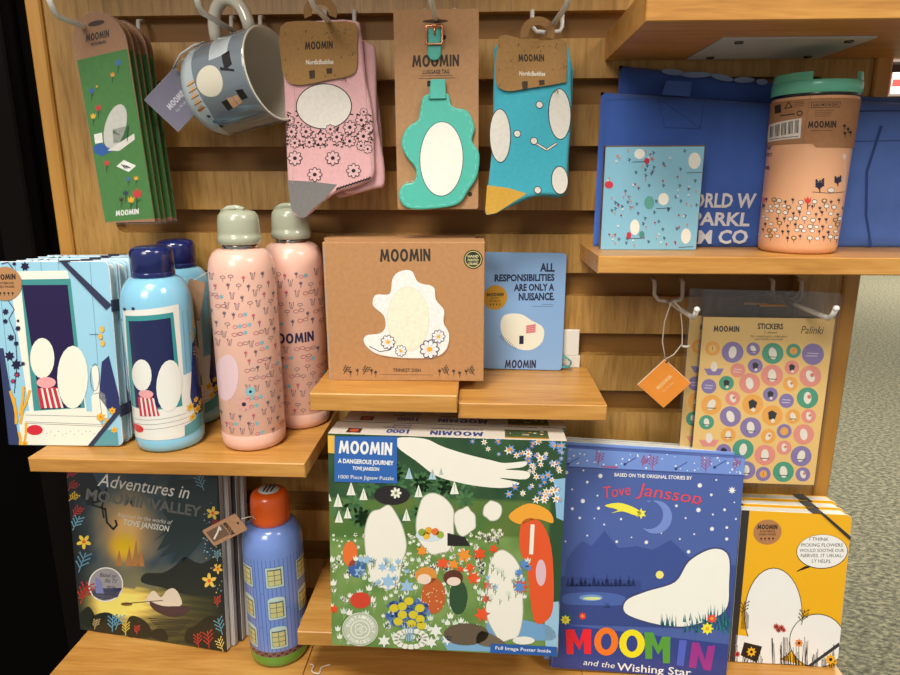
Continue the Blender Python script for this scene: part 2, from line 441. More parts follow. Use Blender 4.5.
# slatted display board
t = thing('slatwall_display', 'oak slat board with routed grooves and shelves on it', 'display board', (-.03, .0, .7))
X0, X1 = -.397 + .03, .337 + .03; GX0, GX1 = -.357 + .03, .302 + .03
ZB = [1.7125, 1.655, 1.598, 1.541, 1.486, 1.4282, 1.3707, 1.3123, 1.2535, 1.1954, 1.1370, 1.0785, 1.0205, .9625, .9045, .8465]
GH = .0222; TH = .014
top, bot = 1.04, .08
zs = [z - .7 for z in ZB]
mb = MB(); mb.box(X0 + .002, X1 - .002, TH - .002, TH + .012, bot, top, (100, 70, 40)); mb.build('back_board', M['back'], t)
def stile(xo, xi, sg):
    pts = [(xo, bot), (xi, bot)]
    for z in reversed(zs):
        a, b2 = z - GH, z
        if a < bot: continue
        r = .0085
        pts.append((xi, a))
        for k in range(5): q = PI/2*k/4; pts.append((xi - sg*r*math.sin(q), a + r*(1 - math.cos(q))))
        for k in range(5): q = PI/2*k/4; pts.append((xi - sg*r*math.cos(q), b2 - r + r*math.sin(q)))
        pts.append((xi, b2))
    pts += [(xi, top), (xo, top)]
    return pts
mb = MB(); mb.slab(stile(X0, GX0 + .012, 1), 0, TH, (150, 110, 60)); mb.build('side_panel', M['slat'], t)
mb = MB(); mb.slab(stile(X1, GX1 - .012, -1), 0, TH, (150, 110, 60)); mb.build('side_panel', M['slat'], t)
for i in range(len(zs)):
    hi = zs[i-1] - GH if i else top
    lo = zs[i]
    if hi - lo < .005 or lo < bot: continue
    mb = MB(); mb.box(GX0 + .012, GX1 - .012, 0, TH, lo, hi, (150, 110, 60)); mb.build('slat', M['slat'], t)
mb = MB(); mb.box(X0 - .0145, X0, -.004, .05, 0, top, (200, 140, 60), .0015); mb.build('edge_post', M['post'], t)
mb = MB(); mb.box(X1, X1 + .0145, -.004, .05, 0, top, (200, 140, 60), .0015); mb.build('edge_post', M['post'], t)

mb = MB(); mb.box(X0 - .0145, X1 + .0145, -.002, .048, -.699, bot, (190, 135, 65), .001); mb.build('base_panel', M['post'], t)

# shelves
def shelf(x0, x1, z, y0, th, label, group='oak shelves on the slat board'):
    w_ = (x1 - x0)/2
    mb = MB(); mb.box(-w_, w_, y0, -.0005, 0, th, (200, 150, 80), .0008); o = mb.build('oak_shelf', M['shelf']); o.location = ((x0 + x1)/2, 0, z - th)
    return tag(o, label, 'shelf', group)
shelf(-.3815, -.1445, A_Z, -.1290, .0128, 'oak shelf under the blue notebooks and the pink bottles')
shelf(-.1398, -.0186, C1_Z, -.1205, .0150, 'short oak shelf directly under the brown trinket dish box')
shelf(-.0180, .1036, C2_Z, -.1130, .0135, 'short oak shelf under the pale blue quote notebook')
shelf(.0925, .52, F_Z, -.0985, .0138, 'oak shelf under the tote bags and orange tumbler')
shelf(.1060, .52, 1.522, -.1480, .0220, 'thick oak shelf at the top right with a metal plate underneath')
shelf(-.1640, -.0460, D_Z, -.1170, .0145, 'oak shelf under the left half of the puzzle boxes')
shelf(-.0452, .0725, D_Z, -.1170, .0145, 'oak shelf under the right half of the puzzle boxes')
shelf(-.4065, -.1662, B_Z, -.1290, .0128, 'bottom oak shelf under the valley adventures book')
shelf(-.1652, .1000, B_Z, -.1290, .0128, 'bottom oak shelf below the jigsaw puzzle')
shelf(.1006, .3480, B_Z, -.1290, .0128, 'bottom oak shelf under the yellow notebooks')
shelf(-.395, .098, 1.652, -.190, .0140, 'unseen oak shelf added above the hanging mug and socks to shade the slats')  # out of view, added to cast shade on the upper slats
t = thing('metal_plate', 'pale metal plate screwed under the thick top right shelf', 'metal plate', (0, 0, 1.4985))
mb = MB(); q = [(.174, -.097), (.284, -.097), (.284, -.012), (.174, -.012)]
T = Matrix.Rotation(-PI/2, 4, 'X')
mb.slab([(x, y) for x, y in q], 0, .0013, (196, 200, 205), T=Matrix(((1, 0, 0, 0), (0, 0, 1, 0), (0, 1, 0, 0), (0, 0, 0, 1)))); plate = mb.build('plate', M['chrome'], t)
plate.data.materials[0] = M['wire']
for x, y in ((.190, -.086), (.270, -.086), (.190, -.023), (.270, -.023)):
    mb = MB(); mb.lathe([(0, -.0016), (.003, -.0012), (.0035, 0), (0, 0)], (90, 84, 78), 12, Matrix.Translation((x, y, 0))); mb.build('screw', M['chrome'], plate)

# wire hooks
def hook(x, z, Ln, label, gap=.013, tip=.018, dx=.0, r=.0019):
    t = thing('wire_hook', label, 'hook', (x, 0, z), group='white wire hooks in the board grooves')
    mb = MB(); col = (214, 211, 204)
    U = [(-gap - .0, .006, .018), (-gap, -.004, .016), (-gap, -.006, .004), (-gap + .004, -.007, -.001), (0, -.008, -.002), (gap - .002, -.007, -.001), (gap, -.006, .003), (gap, -.004, .016), (gap, .006, .018)]
    mb.tube(U, r, col); mb.build('back_bracket', M['wire'], t)
    mb = MB(); P = [(0, -.008, -.002), (dx*.1, -.016, -.002), (dx*.5, -Ln*.5, -.002), (dx*.95, -Ln*.94, -.002), (dx, -Ln, .001), (dx, -Ln - tip*.45, tip*.8)]
    mb.tube(P, r*1.15, col)
    mb.lathe([(0, -r*1.4), (r*1.0, -r*1.0), (r*1.4, 0), (r*1.0, r*1.0), (0, r*1.4)], (225, 222, 216), 12, Matrix.Translation(P[-1])); mb.build('prong', M['wire'], t)
HZ = 1.520
hook(-.3215, HZ, .105, 'white wire hook holding the green bookmark cards')
hook(-.2110, HZ + .002, .105, 'white wire hook through the handle of the hanging mug')
hook(-.1270, HZ + .006, .105, 'white wire hook holding the pink socks')
hook(-.0390, HZ + .006, .105, 'white wire hook holding the teal luggage tag card')
hook(.0540, HZ + .004, .105, 'white wire hook holding the turquoise socks', dx=.006)
hook(.1760, 1.2890, .086, 'white wire hook with an orange tag hanging from its string', tip=.008)
hook(.2850, 1.2900, .088, 'white wire hook holding the sticker sheets', tip=.010)

# far merchandise seen past the right edge of the board
t = thing('merchandise_rack', 'distant wall rack full of red and white packs at the right', 'rack', (7.4, 9.5, 0))
mb = MB(); mb.box(-1.75, 1.8, .32, .4, 0, 3.7, (74, 56, 48)); mb.build('back_board', M['black'], t)
mb = MB(); mb.box(-1.75, 1.8, -.1, .32, 0, .12, (40, 34, 32)); mb.build('plinth', M['black'], t)
for z in (1.66, 2.1, 2.56, 3.02):
    mb = MB(); mb.box(-1.75, 1.8, 0, .32, z - .03, z, (84, 74, 68)); mb.build('shelf', M['matte'], t)
PKC = [('red', (204, 44, 44), (236, 230, 224)), ('white', (232, 226, 220), (206, 50, 48)), ('pale pink', (226, 190, 186), (160, 40, 40)), ('dark', (60, 50, 50), (220, 200, 190))]
for r, z in enumerate((1.66, 2.1, 2.56)):
    for k in range(3):
        nm, c, c2 = PKC[(r*2 + k) % 4]
        mb = MB(); mb.box(-.10, .10, 0, .16, 0, .32 - .03*k, c, .004); mb.box(-.09, .09, -.002, 0, .10, .2, c2)
        g = mb.build('gift_pack', M['gloss']); g.location = (5.78 + k*.25 - .07*r, 9.515, z + .001)
        tag(g, '%s pack, %s from the left on the %s shelf of the distant rack' % (nm, ('first', 'second', 'third')[k], ('lower', 'middle', 'upper')[r]), 'pack', 'packs on the distant rack')
# ------------------------------------------------------------------ products on the left shelf
# stack of door-picture notebooks
def notebook_blue():
    W, H, T = .1042, .1610, .0125
    t = thing('notebook', 'light blue notebook with white doorway cover, front one of the left stack', 'notebook', (-.3642, -.1035, A_Z + .0009), -.7, 5.8, .7, 'light blue notebooks on the left shelf')
    mb = MB(); o = rrect(-W/2, 0, W/2, H, .005, 4, (0, 1, 1, 0))
    mb.slab(o, 0, .0018, (150, 200, 222), .0004, side=(225, 228, 232))
    quad = ((8, 445), (125, 447.5), (107, 262), (-8, 263))
    a = Art(mb, flatplace(W), quad, W, H).crop(0, 240, 6.4286)
    b2 = lambda y: y + 675
    SKY = (134, 192, 214); TEAL = (62, 140, 140); DP = (28, 14, 66); CR = (240, 234, 216)
    for x in (-10, 100, 262, 372, 570): a.line([(x, 150), (x + 110, b2(650))], 2.5, (84, 130, 150))
    a.L = 2; a.poly([(118, 206), (432, 200), (560, b2(425)), (205, b2(420))], CR)
    a.poly([(60, 206), (140, 206), (235, b2(440)), (188, b2(440))], CR)
    a.L = 3; a.poly([(135, 256), (448, 250), (548, b2(400)), (215, b2(418))], TEAL)
    a.L = 4; a.poly([(146, 290), (432, 288), (522, b2(395)), (262, b2(410))], DP)
    # porch steps
    a.L = 5
    a.poly([(165, b2(418)), (600, b2(425)), (690, b2(560)), (740, b2(655)), (130, b2(648)), (120, b2(500))], CR)
    a.poly([(655, b2(100)), (700, b2(60)), (790, b2(400)), (720, b2(440)), (640, b2(330))], (38, 46, 96))
    a.poly([(585, b2(130)), (635, b2(125)), (645, b2(290)), (680, b2(310)), (700, b2(470)), (600, b2(460)), (590, b2(330)), (610, b2(290))], CR)
    a.L = 6
    for y0_, y1_ in ((445, 460), (490, 512), (500, 524)): a.line([(160, b2(y0_)), (668, b2(y1_))], 3, (120, 112, 110))
    a.line([(606, b2(310)), (640, b2(300)), (660, b2(440))], 3, (70, 66, 80)); a.ring(612, b2(200), 30, 90, 3, (70, 66, 80))
    a.poly([(640, b2(560)), (760, b2(540)), (775, b2(655)), (600, b2(655))], (86, 150, 160))
    # plain cream bushes in a striped pot stand in the doorway
    a.L = 7; a.circ(272, b2(75), 78, (238, 232, 214), 130); a.circ(468, b2(200), 100, (238, 232, 214), 205)
    a.L = 8
    a.poly([(238, b2(270)), (365, b2(262)), (412, b2(395)), (262, b2(402))], (196, 38, 58))
    a.L = 9
    for k in range(4): a.poly([(262 + k*33, b2(270)), (276 + k*32, b2(270)), (302 + k*36, b2(400)), (288 + k*36, b2(400))], (240, 232, 220))
    a.circ(298, b2(232), 62, (232, 160, 162), 36)
    # flowers
    for x, y, r in ((40, 455, 22), (38, 515, 18), (118, 512, 11), (118, 560, 20), (72, 618, 24), (105, 655, 18), (62, b2(60), 34), (105, b2(115), 36), (108, b2(180), 22), (82, b2(222), 18), (148, b2(110), 16), (98, 160, 14), (165, 175, 30)):
        a.L = 7; a.star(x, y, r, (26, 20, 60), 7, .6)
    for x, y in ((108, 182), (82, 222)): a.L = 8; a.circ(x, b2(y), 10, (190, 40, 90))
    a.L = 6; a.line([(60, 390), (95, 440), (60, 500), (100, 600), (110, b2(100)), (90, b2(300))], 4, (30, 30, 70))
    a.line([(20, 160), (60, 150), (90, 190)], 5, (30, 30, 70))
    a.L = 8
    for x0_, y0_, x1_, y1_ in ((125, 440, 150, 260), (105, 480, 65, 290), (130, 440, 190, 285), (100, 500, 85, 330), (130, 500, 135, 400), (150, 640, 165, 500), (125, 640, 118, 560)):
        a.line([(x0_, b2(y0_)), ((x0_+x1_)/2 + 6, b2((y0_+y1_)/2)), (x1_, b2(y1_))], 16, (240, 170, 44))
    for x, y, r in ((655, 462, 34), (700, 490, 26), (730, 420, 28), (745, 548, 24), (680, 525, 22), (155, 635, 26)): a.star(x, b2(y), r, (240, 176, 50), 6, .6, cc=(220, 130, 30))
    a.L = 9; a.circ(222, b2(545), 52, (204, 34, 52), 34)
    for x, y in ((655, 565), (645, 610), (660, 655)): a.circ(x, y, 14, (232, 178, 70), 20)
    a.L = 7; a.line([(575, 598), (640, 598), (660, 640)], 3, (50, 60, 90))
    for k in range(14): a.circ(300 + k*26, b2(556 + random.uniform(-4, 46)), 5, (90, 84, 84), 2, n=6)
    # spine band
    a.L = 6; a.poly([(-60, 130), (-60, b2(640)), (60, b2(640)), (-12, b2(60)), (-40, 250)], (38, 50, 92))
    a.L = 7; a.poly([(60, b2(640)), (68, b2(648)), (122, b2(650)), (22, b2(10)), (-20, b2(10))], (44, 56, 98))
    # round kraft seal
    a.L = 10; a.circ(42, 282, 104, (176, 128, 84), 104, n=36)
    a.L = 11; a.text('MOOMIN', (-48, 260), (108, 255), 34, BLACK, logo=True)
    a.text('A5 NOTEBOOK', (-30, 286), (98, 284), 14, BLACK); a.text('LINED PAGES', (-22, 308), (100, 306), 14, BLACK)
    for k in range(4): a.tulip(10 + k*26, 340, 10, BLACK, BLACK)
    mb.build('cover', M['gloss'], t)
    mb = MB(); mb.slab(rrect(-W/2 + .002, .002, W/2 - .002, H - .002, .005, 4, (0, 1, 1, 0)), .0018, T - .0036, (232, 228, 218), 0); mb.build('page_block', M['paper'], t)
    mb = MB(); mb.slab(o, T - .0018, .0018, (150, 200, 222), .0004, side=(225, 228, 232)); mb.build('back_cover', M['gloss'], t)
    mb = MB(); mb.box(-W/2 - .0006, -W/2 + .0003, 0, T, 0, H, (38, 50, 92)); mb.build('spine', M['paper'], t)
    # elastic bands across the right corners
    mb = MB(); e_ = .0009; c_ = (34, 40, 74)
    a = Art(mb, flatplace(W, -.0006), quad, W, H).crop(0, 240, 6.4286)
    def band(p, q, wd):
        P, Q = Vector(a.m(*p)), Vector(a.m(*q)); d = (Q-P).normalized(); n = Vector((-d.y, d.x))*wd/2
        mb.slab([(min(W/2, v_.x - W/2), max(0, min(H, v_.y))) for v_ in (P+n, Q+n, Q-n, P-n)], -.0012, .0011, c_)
        return P, Q
    P, Q = band((402, 125), (695, 425), .0062)
    mb.box(P.x - W/2 - .004, P.x - W/2 + .006, -.0012, T + .001, H - .0002, H + .0009, c_)
    mb.box(W/2 - .0002, W/2 + .0009, -.0012, T + .001, Q.y - .004, Q.y + .006, c_)
    mb.build('elastic_band', M['fabric'], t); mb = MB()
    P, Q = band((790, b2(415)), (590, b2(668)), .0058)
    mb.box(W/2 - .0002, W/2 + .0009, -.0012, T + .001, P.y - .006, P.y + .004, c_)
    mb.build('elastic_band', M['fabric'], t)
    return t
nb = notebook_blue()
R_ = nb.matrix_world.to_3x3()
pos = ['second', 'third', 'fourth', 'fifth', 'rearmost']
for k in range(5):
    off = R_ @ Vector((0, .0131*(k + 1), 0)); off.z = 0
    dup(nb, 'light blue notebook with navy elastic, %s in the left stack' % pos[k], (off.x + .0010*(k+1) + (k % 2)*.0012, off.y, 0)).scale.z = .989 - .001*(k % 3)

# cylinder surface helper: axis (x,y), radius fn, px centre line and half width
def cylart(mb, Rf, H, ang, top, bot, hw_top, hw_bot, maxlen=.0035, z0=0):
    """top/bot: (px, py) of the axis at the artwork's upper and lower reference heights"""
    def fn(X, Y):
        t = (bot[1] - Y) / (bot[1] - top[1]); cx = bot[0] + (top[0]-bot[0])*t; hw = hw_bot + (hw_top-hw_bot)*t
        s = max(-.98, min(.98, (X - cx)/hw)); v = z0 + t*H
        return (math.asin(s)*Rf(v), v)
    def place(u, v, e):
        r = Rf(v); th = u/r + ang - PI/2
        return ((r + e)*math.cos(th), (r + e)*math.sin(th), v)
    # top-of-print curvature seen from above is ignored: a print is level on the bottle
    return Art(mb, place, fn=fn, maxlen=maxlen)
def facing(x, y): return math.atan2(x - 0, y + .62) * -1   # turn a bottle's print frame to the viewer's side

def bottle_blue(loc, label):
    R, H = .0288, .1740
    t = thing('water_bottle', label, 'bottle', loc, group='light blue bottles with dark blue caps')
    BL = (133, 194, 222)
    prof = [(0, .0008), (R*.86, 0), (R*.97, .0025), (R, .007), (R, .0135), (R*.992, .0140), (R, .0145), (R, .122), (R*.985, .130), (R*.93, .1375), (R*.83, .1435), (R*.72, .1475), (R*.62, .1492), (R*.5, .1495), (0, .1496)]
    mb = MB(); mb.lathe(prof, BL, 72)
    ang = facing(*loc[:2])
    a = cylart(mb, lambda v: R, .112, ang, (157.7, 326), (171.1, 453), 36.7, 34.7).crop(110, 230, 2.935)
    CR = (240, 236, 222); TEAL = (56, 146, 150); DP = (20, 30, 78)
    a.L = 1; a.poly([(38, 240), (196, 228), (212, 480), (232, 520), (232, 590), (60, 615), (40, 480)], CR)
    a.L = 2; a.poly([(46, 254), (180, 248), (206, 520), (64, 520)], TEAL)
    a.L = 3; a.poly([(55, 268), (172, 262), (192, 512), (76, 518)], DP)
    a.L = 4; a.poly([(60, 538), (210, 528), (246, 560), (244, 600), (200, 612), (64, 612)], CR)
    a.L = 5
    for y in (552, 566, 580): a.line([(70, y + 4), (238, y - 10)], 1.2, (120, 112, 110))
    a.circ(92, 420, 27, CR, 46); a.circ(168, 455, 36, CR, 75)
    a.poly([(206, 432), (236, 428), (240, 560), (212, 560)], CR)
    a.L = 6; a.poly([(82, 485), (122, 482), (142, 538), (88, 542)], (202, 42, 60))
    a.L = 7
    for k in range(4): a.poly([(88 + k*11, 486), (93 + k*11, 486), (100 + k*12, 540), (95 + k*12, 540)], WHITE)
    a.circ(104, 474, 20, (232, 164, 166), 12); a.circ(82, 582, 16, (204, 34, 52), 12)
    a.L = 6; a.poly([(236, 350), (266, 330), (274, 560), (244, 560), (228, 500)], (34, 52, 110)); a.poly([(212, 580), (266, 560), (270, 600), (212, 612)], (76, 150, 160))
    for x, y, r in ((228, 530, 14), (250, 545, 14), (236, 562, 12), (262, 530, 10), (246, 515, 9)): a.L = 7; a.star(x, y, r, (236, 190, 60), 6, .6, cc=(210, 140, 40))
    a.L = 6
    for x, y in ((32, 270), (22, 300), (30, 340), (44, 236), (68, 232), (26, 380), (36, 420)): a.star(x, y, 6, (30, 34, 80), 6, .5)
    a.line([(28, 300), (36, 380), (44, 460), (48, 540)], 2, (40, 50, 100))
    for x, y in ((246, 300), (240, 330), (256, 360), (250, 380)): a.sprig(x, y, 16, (222, 180, 90), 0, 5, 2)
    for x0_ in (206, 222): a.line([(x0_, 250), (x0_ + 12, 420)], 1, (84, 140, 165))
    mb.build('body', M['enamel'], t)
    mb = MB(); r = R*.60; z = .1488
    mb.lathe([(r*.92, z), (r, z + .001), (r, z + .0045), (r*.975, z + .005), (r, z + .0055), (r, z + .019), (r*.97, z + .0222), (r*.88, z + .0246), (r*.6, z + .0260), (0, z + .0263)], (22, 34, 92), 56); mb.build('cap', M['enamel'], t)
    return t
b1 = bottle_blue((-.2765, -.0875, A_Z), 'light blue bottle with doorway print, the front one beside the notebooks')
b2_ = bottle_blue((-.2830, -.0295, A_Z), 'light blue bottle with a kraft tag, standing behind the other blue one')
t = thing('paper_tag', 'small kraft tag leaning off the neck of the rear blue bottle', 'tag', (-.2560, -.0640, A_Z + .124))
mb = MB(); mb.slab(rrect(-.006, -.017, .009, .019, .002), 0, .0006, (158, 122, 92), T=Matrix.Rotation(math.radians(14), 4, 'Y')); mb.build('card', M['kraft'], t)
mb = MB(); mb.tube([(.003, .0, .018), (.006, .02, .022), (.013, .026, .0215)], .0004, (210, 200, 180)); mb.build('string', M['cord'], t)

def bottle_pink(loc, label, name_side):
    R, H = .0275, .2040
    t = thing('water_bottle', label, 'bottle', loc, group='pale pink bottles with sage caps')
    PK = (230, 184, 166)
    prof = [(0, .001), (R*.84, 0), (R*.96, .0025), (R, .007), (R, .0145), (R*.99, .0150), (R, .0155), (R, .152), (R*.985, .158), (R*.93, .1645), (R*.83, .1695), (R*.70, .1722), (R*.6, .1730), (0, .1732)]
    mb = MB(); mb.lathe(prof, PK, 72); ang = facing(*loc[:2])
    if name_side:
        a = cylart(mb, lambda v: R, .146, ang, (293, 275.6), (301.7, 430.7), 30.7, 28.9).crop(200, 205, 2.647)
        LINE = (96, 84, 96)
        a.L = 3; a.text('MOOMIN', (180, 362), (298, 358), 26, (30, 34, 74), logo=True)
        xs = (196, 322); ys = (185, 560)
    else:
        a = cylart(mb, lambda v: R, .146, ang, (242.2, 284.7), (254.7, 452.6), 34, 31.8).crop(200, 205, 2.647)
        a.L = 3; a.circ(70, 452, 30, (222, 190, 196), 64, rot=.1); xs = (30, 214); ys = (190, 610)
        a.daisy(130, 487, 14, (130, 190, 200), (40, 40, 60), 8); a.daisy(114, 520, 20, (214, 160, 150), (40, 40, 60), 8)
    a.L = 2; rnd = random.Random(3 if name_side else 5); y = ys[0]; row = 0
    DK = (104, 90, 104)
    while y < ys[1]:
        x = xs[0] + (row % 2)*13; cx = (y - ys[0])*.03
        while x < xs[1]:
            X = x + cx + rnd.uniform(-4, 4); Y = y + rnd.uniform(-5, 5); k = rnd.random()
            if not (name_side and 328 < Y < 370) and not (not name_side and X < 108 and 375 < Y < 530):
                if k < .28: a.tulip(X, Y, 6, (196, 90, 110) if rnd.random() < .5 else DK, DK, 2.0)
                elif k < .42: a.ring(X, Y, 7, 5, 1.4, (176, 84, 104)); a.ring(X + 14, Y - 2, 7, 4.5, 1.2, DK)
                elif k < .56: a.star(X, Y, 7, (110, 180, 194), 6, .5); a.ring(X - 12, Y + 2, 6, 4.5, 1.4, (196, 90, 110))
                elif k < .8:
                    for q in (-5, 0, 5): a.line([(X + q*.5, Y + 9), (X + q, Y - 6)], 1.2, DK)
                    a.circ(X - 5, Y - 7, 2, DK); a.circ(X + 5, Y - 7, 2, (196, 120, 130))
                else: a.ring(X, Y, 7, 4, 1.3, DK); a.line([(X, Y + 4), (X, Y + 12)], 1, DK)
            x += 27
        y += 24; row += 1
    mb.build('body', M['satin'], t)
    mb = MB(); r = R*.52; mb.lathe([(r, .1705), (r*1.02, .1725), (r*.98, .1735), (r*1.02, .1745), (r*.98, .1765), (r*.9, .177)], (190, 186, 180), 40); mb.build('neck_ring', M['chrome'], t)
    mb = MB(); r = R*.64; z = .1765
    mb.lathe([(r*.93, z), (r, z + .0015), (r, z + .0065), (r*.955, z + .0072), (r*.97, z + .010), (r*.95, z + .019), (r*.90, z + .0235), (r*.78, z + .0262), (r*.5, z + .0276), (0, z + .028)], (168, 172, 150), 56)
    mb.tube([(-.012, -.002, z + .0262), (-.006, -.004, z + .0292), (.001, -.005, z + .0298), (.007, -.005, z + .028)], .0022, (176, 180, 158), 10)
    mb.build('cap', M['plastic'], t)
bottle_pink((-.2020, -.0830, A_Z), 'pale pink bottle with tiny flower print, the left and nearer of the pair', False)
bottle_pink((-.1735, -.0310, A_Z), 'pale pink bottle with dark lettering, right and behind its twin', True)

# ------------------------------------------------------------------ middle shelves
def trinket(loc, label, art=True, yaw=1.0, W=.1346, H=.1194, D=.0385):
    t = thing('gift_box', label, 'box', loc, yaw, 0, .2, 'brown trinket dish boxes')
    mb = MB(); KR = (178, 130, 84)
    mb.box(-W/2, W/2, 0, D, 0, H, KR, .0005)
    a = Art(mb, flatplace(W), ((327, 381), (482.7, 380.7), (483.3, 242.3), (322.5, 242.4)), W, H).crop(310, 230, 4.355)
    a.L = 1; a.text('MOOMIN', (304, 137), (522, 134), 54, (48, 42, 36), logo=True)
    a.text('TRINKET DISH', (356, 617), (478, 617), 15, (48, 40, 34), .02)
    a.line([(298, 630), (532, 630)], 1.4, (60, 50, 44))
    a.circ(705, 126, 41, (34, 36, 26), n=32); a.L = 2; a.ring(705, 126, 36, 36, 3, (205, 196, 120)); a.L = 3
    for k, s_ in enumerate(('HAND', 'PAINTED', 'CERAMIC')): a.text(s_, (682, 118 + k*16), (728, 118 + k*16), 11, (214, 206, 150), .02)
    IN = (70, 52, 40); a.L = 1
    for sx, xs in ((1, (150, 170, 200, 236, 262, 280)), (-1, (560, 590, 622, 648, 676, 702))):
        for k, x in enumerate(xs):
            if k in (0, 3) if sx > 0 else k in (1, 5): a.sprig(x, 612, 20, IN, sx*.5, 6, 3)
            else: a.tulip(x, 612 + (k % 2)*8, 10, IN, IN, 2.2)
    # die-cut picture of the dish: plain cream dish with daisies
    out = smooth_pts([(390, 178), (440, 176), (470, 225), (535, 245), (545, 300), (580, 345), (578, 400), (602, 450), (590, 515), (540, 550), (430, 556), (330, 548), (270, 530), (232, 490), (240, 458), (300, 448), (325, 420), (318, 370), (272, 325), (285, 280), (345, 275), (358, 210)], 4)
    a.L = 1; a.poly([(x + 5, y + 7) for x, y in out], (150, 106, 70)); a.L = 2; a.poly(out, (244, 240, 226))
    a.L = 3; a.circ(425, 385, 92, (226, 216, 192), 142, n=36); a.L = 4; a.circ(425, 385, 88, (236, 227, 204), 138, n=36)
    for x, y, r in ((336, 486, 30), (392, 524, 24), (517, 516, 40), (556, 460, 28)): a.L = 5; a.daisy(x, y, r, (248, 246, 240), (234, 168, 30), 9, line=(80, 72, 90))
    a.L = 1; a.line([(62, 60), (80, 655)], 2.5, (150, 160, 170))
    a.L = 5; a.line([(255, 505), (300, 528), (345, 520), (362, 495)], 3, (70, 66, 100)); 
    carton = mb.build('carton', M['kraft'], t)
    mb = MB()
    mb.slab([(-W/2 + .002, .0), (W/2 - .002, 0), (W/2 - .006, .009), (-W/2 + .006, .009)], 0, .0008, (170, 124, 82), T=Matrix.Translation((0, .002, H - .0005)) @ Matrix.Rotation(math.radians(-88), 4, 'X')); mb.build('lid_flap', M['kraft'], carton)
    return t
trinket((-.0645, -.0835, C1_Z + .0002), 'brown trinket dish box with cream dish picture, in front of its twin')
trinket((-.0730, -.0425, C1_Z + .0002), 'brown trinket dish box mostly hidden behind the front one', yaw=0, D=.038)

def quote_book():
    W, H, T = .0763, .1119, .009
    t = thing('notebook', 'pale blue quote notebook leaning beside the brown trinket box', 'notebook', (.0399, -.0165, C2_Z + .0008), -.9, 4.5, -.5)
    mb = MB(); BL = (132, 170, 214); o = rrect(-W/2, 0, W/2, H, .0035, 4, (0, 1, 1, 0))
    mb.slab(o, 0, .0012, BL, .0003)
    a = Art(mb, flatplace(W), ((484, 366.7), (560.7, 371.7), (566.7, 254), (483.3, 251.7)), W, H).crop(475, 245, 5.19)
    DK = (24, 26, 60); a.L = 1
    for s_, x0, x1, y, h in (('ALL', 332, 410, 145, 44), ('RESPONSIBILITIES', 96, 409, 194, 36), ('ARE ONLY A', 197, 407, 246, 36), ('NUISANCE.', 222, 408, 296, 38)):
        a.text(s_, (x0, y - 2), (x1, y), h, DK, .04)
    a.line([(345, 318), (400, 320)], 1.6, DK); a.line([(290, 327), (402, 330)], 1.6, DK)
    a.text('MOOMIN', (157, 634), (312, 640), 40, DK, logo=True)
    a.circ(103, 277, 60, (188, 140, 30), 64, n=32); a.L = 2; a.text('MOOMIN', (58, 270), (145, 270), 17, BLACK, logo=True)
    a.text('A5 SOFT', (78, 284), (124, 284), 7, BLACK); a.text('NOTEBOOK', (72, 298), (130, 298), 7, BLACK)
    for k in range(4): a.tulip(78 + k*16, 312, 5, BLACK, BLACK)
    # plain cream cushion shape in place of the drawing
    a.L = 1; a.poly(smooth_pts([(150, 370), (230, 365), (290, 400), (350, 440), (345, 510), (290, 548), (220, 540), (160, 500), (132, 430)], 4), (236, 228, 208))
    a.L = 2; a.poly([(262, 425), (312, 418), (310, 462), (262, 466)], (222, 150, 148))
    for k in range(4): a.L = 3; a.line([(264, 430 + k*10), (310, 424 + k*10)], 3, (190, 90, 96))
    a.L = 2; a.rect(228, 476, 250, 518, DK)
    for k in range(10): a.line([(140 + k*8, 470 + k*7), (128 + k*9, 482 + k*7)], 2.4, (60, 60, 80))
    mb.build('cover', M['satin'], t)
    mb = MB(); mb.slab(rrect(-W/2 + .001, .001, W/2 - .001, H - .001, .0035, 4, (0, 1, 1, 0)), .0012, T - .0024, (230, 226, 214)); mb.build('page_block', M['paper'], t)
    mb = MB(); mb.slab(o, T - .0012, .0012, BL, .0003); mb.build('back_cover', M['satin'], t)
    mb = MB(); P = [(W/2 - .006, .004, .004), (W/2 + .002, .003, .003), (W/2 + .007, 0, .004), (W/2 + .0085, -.002, .009), (W/2 + .004, .001, .0125), (W/2 - .001, .004, .013)]
    vs = []
    for x, y, z in P: vs += [(x, y - .0025, z), (x, y + .0025, z + .001)]
    vs += [(x, y, z - .0006) for x, y, z in vs]; n = len(P); fs = []
    for k in range(n - 1): fs += [(2*k, 2*k+2, 2*k+3, 2*k+1), (2*n + 2*k, 2*n + 2*k+1, 2*n + 2*k+3, 2*n + 2*k+2), (2*k, 2*n+2*k, 2*n+2*k+2, 2*k+2), (2*k+1, 2*k+3, 2*n+2*k+3, 2*n+2*k+1)]
    mb.add(vs, fs, (50, 150, 140), True); mb.build('ribbon_marker', M['fabric'], t)
quote_book()
t = thing('notebook', 'plain white notebook end peeking out behind the pale blue quote notebook', 'notebook', (.0725, -.0055 + .0004, C2_Z + .0002), group=None)
mb = MB(); mb.box(-.024, .024, -.001, .0045, 0, .012, (222, 216, 206), .0005); mb.build('slipcase', M['paper'], t)
mb = MB(); mb.box(-.023, .0225, -.0005, .0045, .0122, .0375, (226, 220, 210), .0005); mb.build('page_block', M['paper'], t)

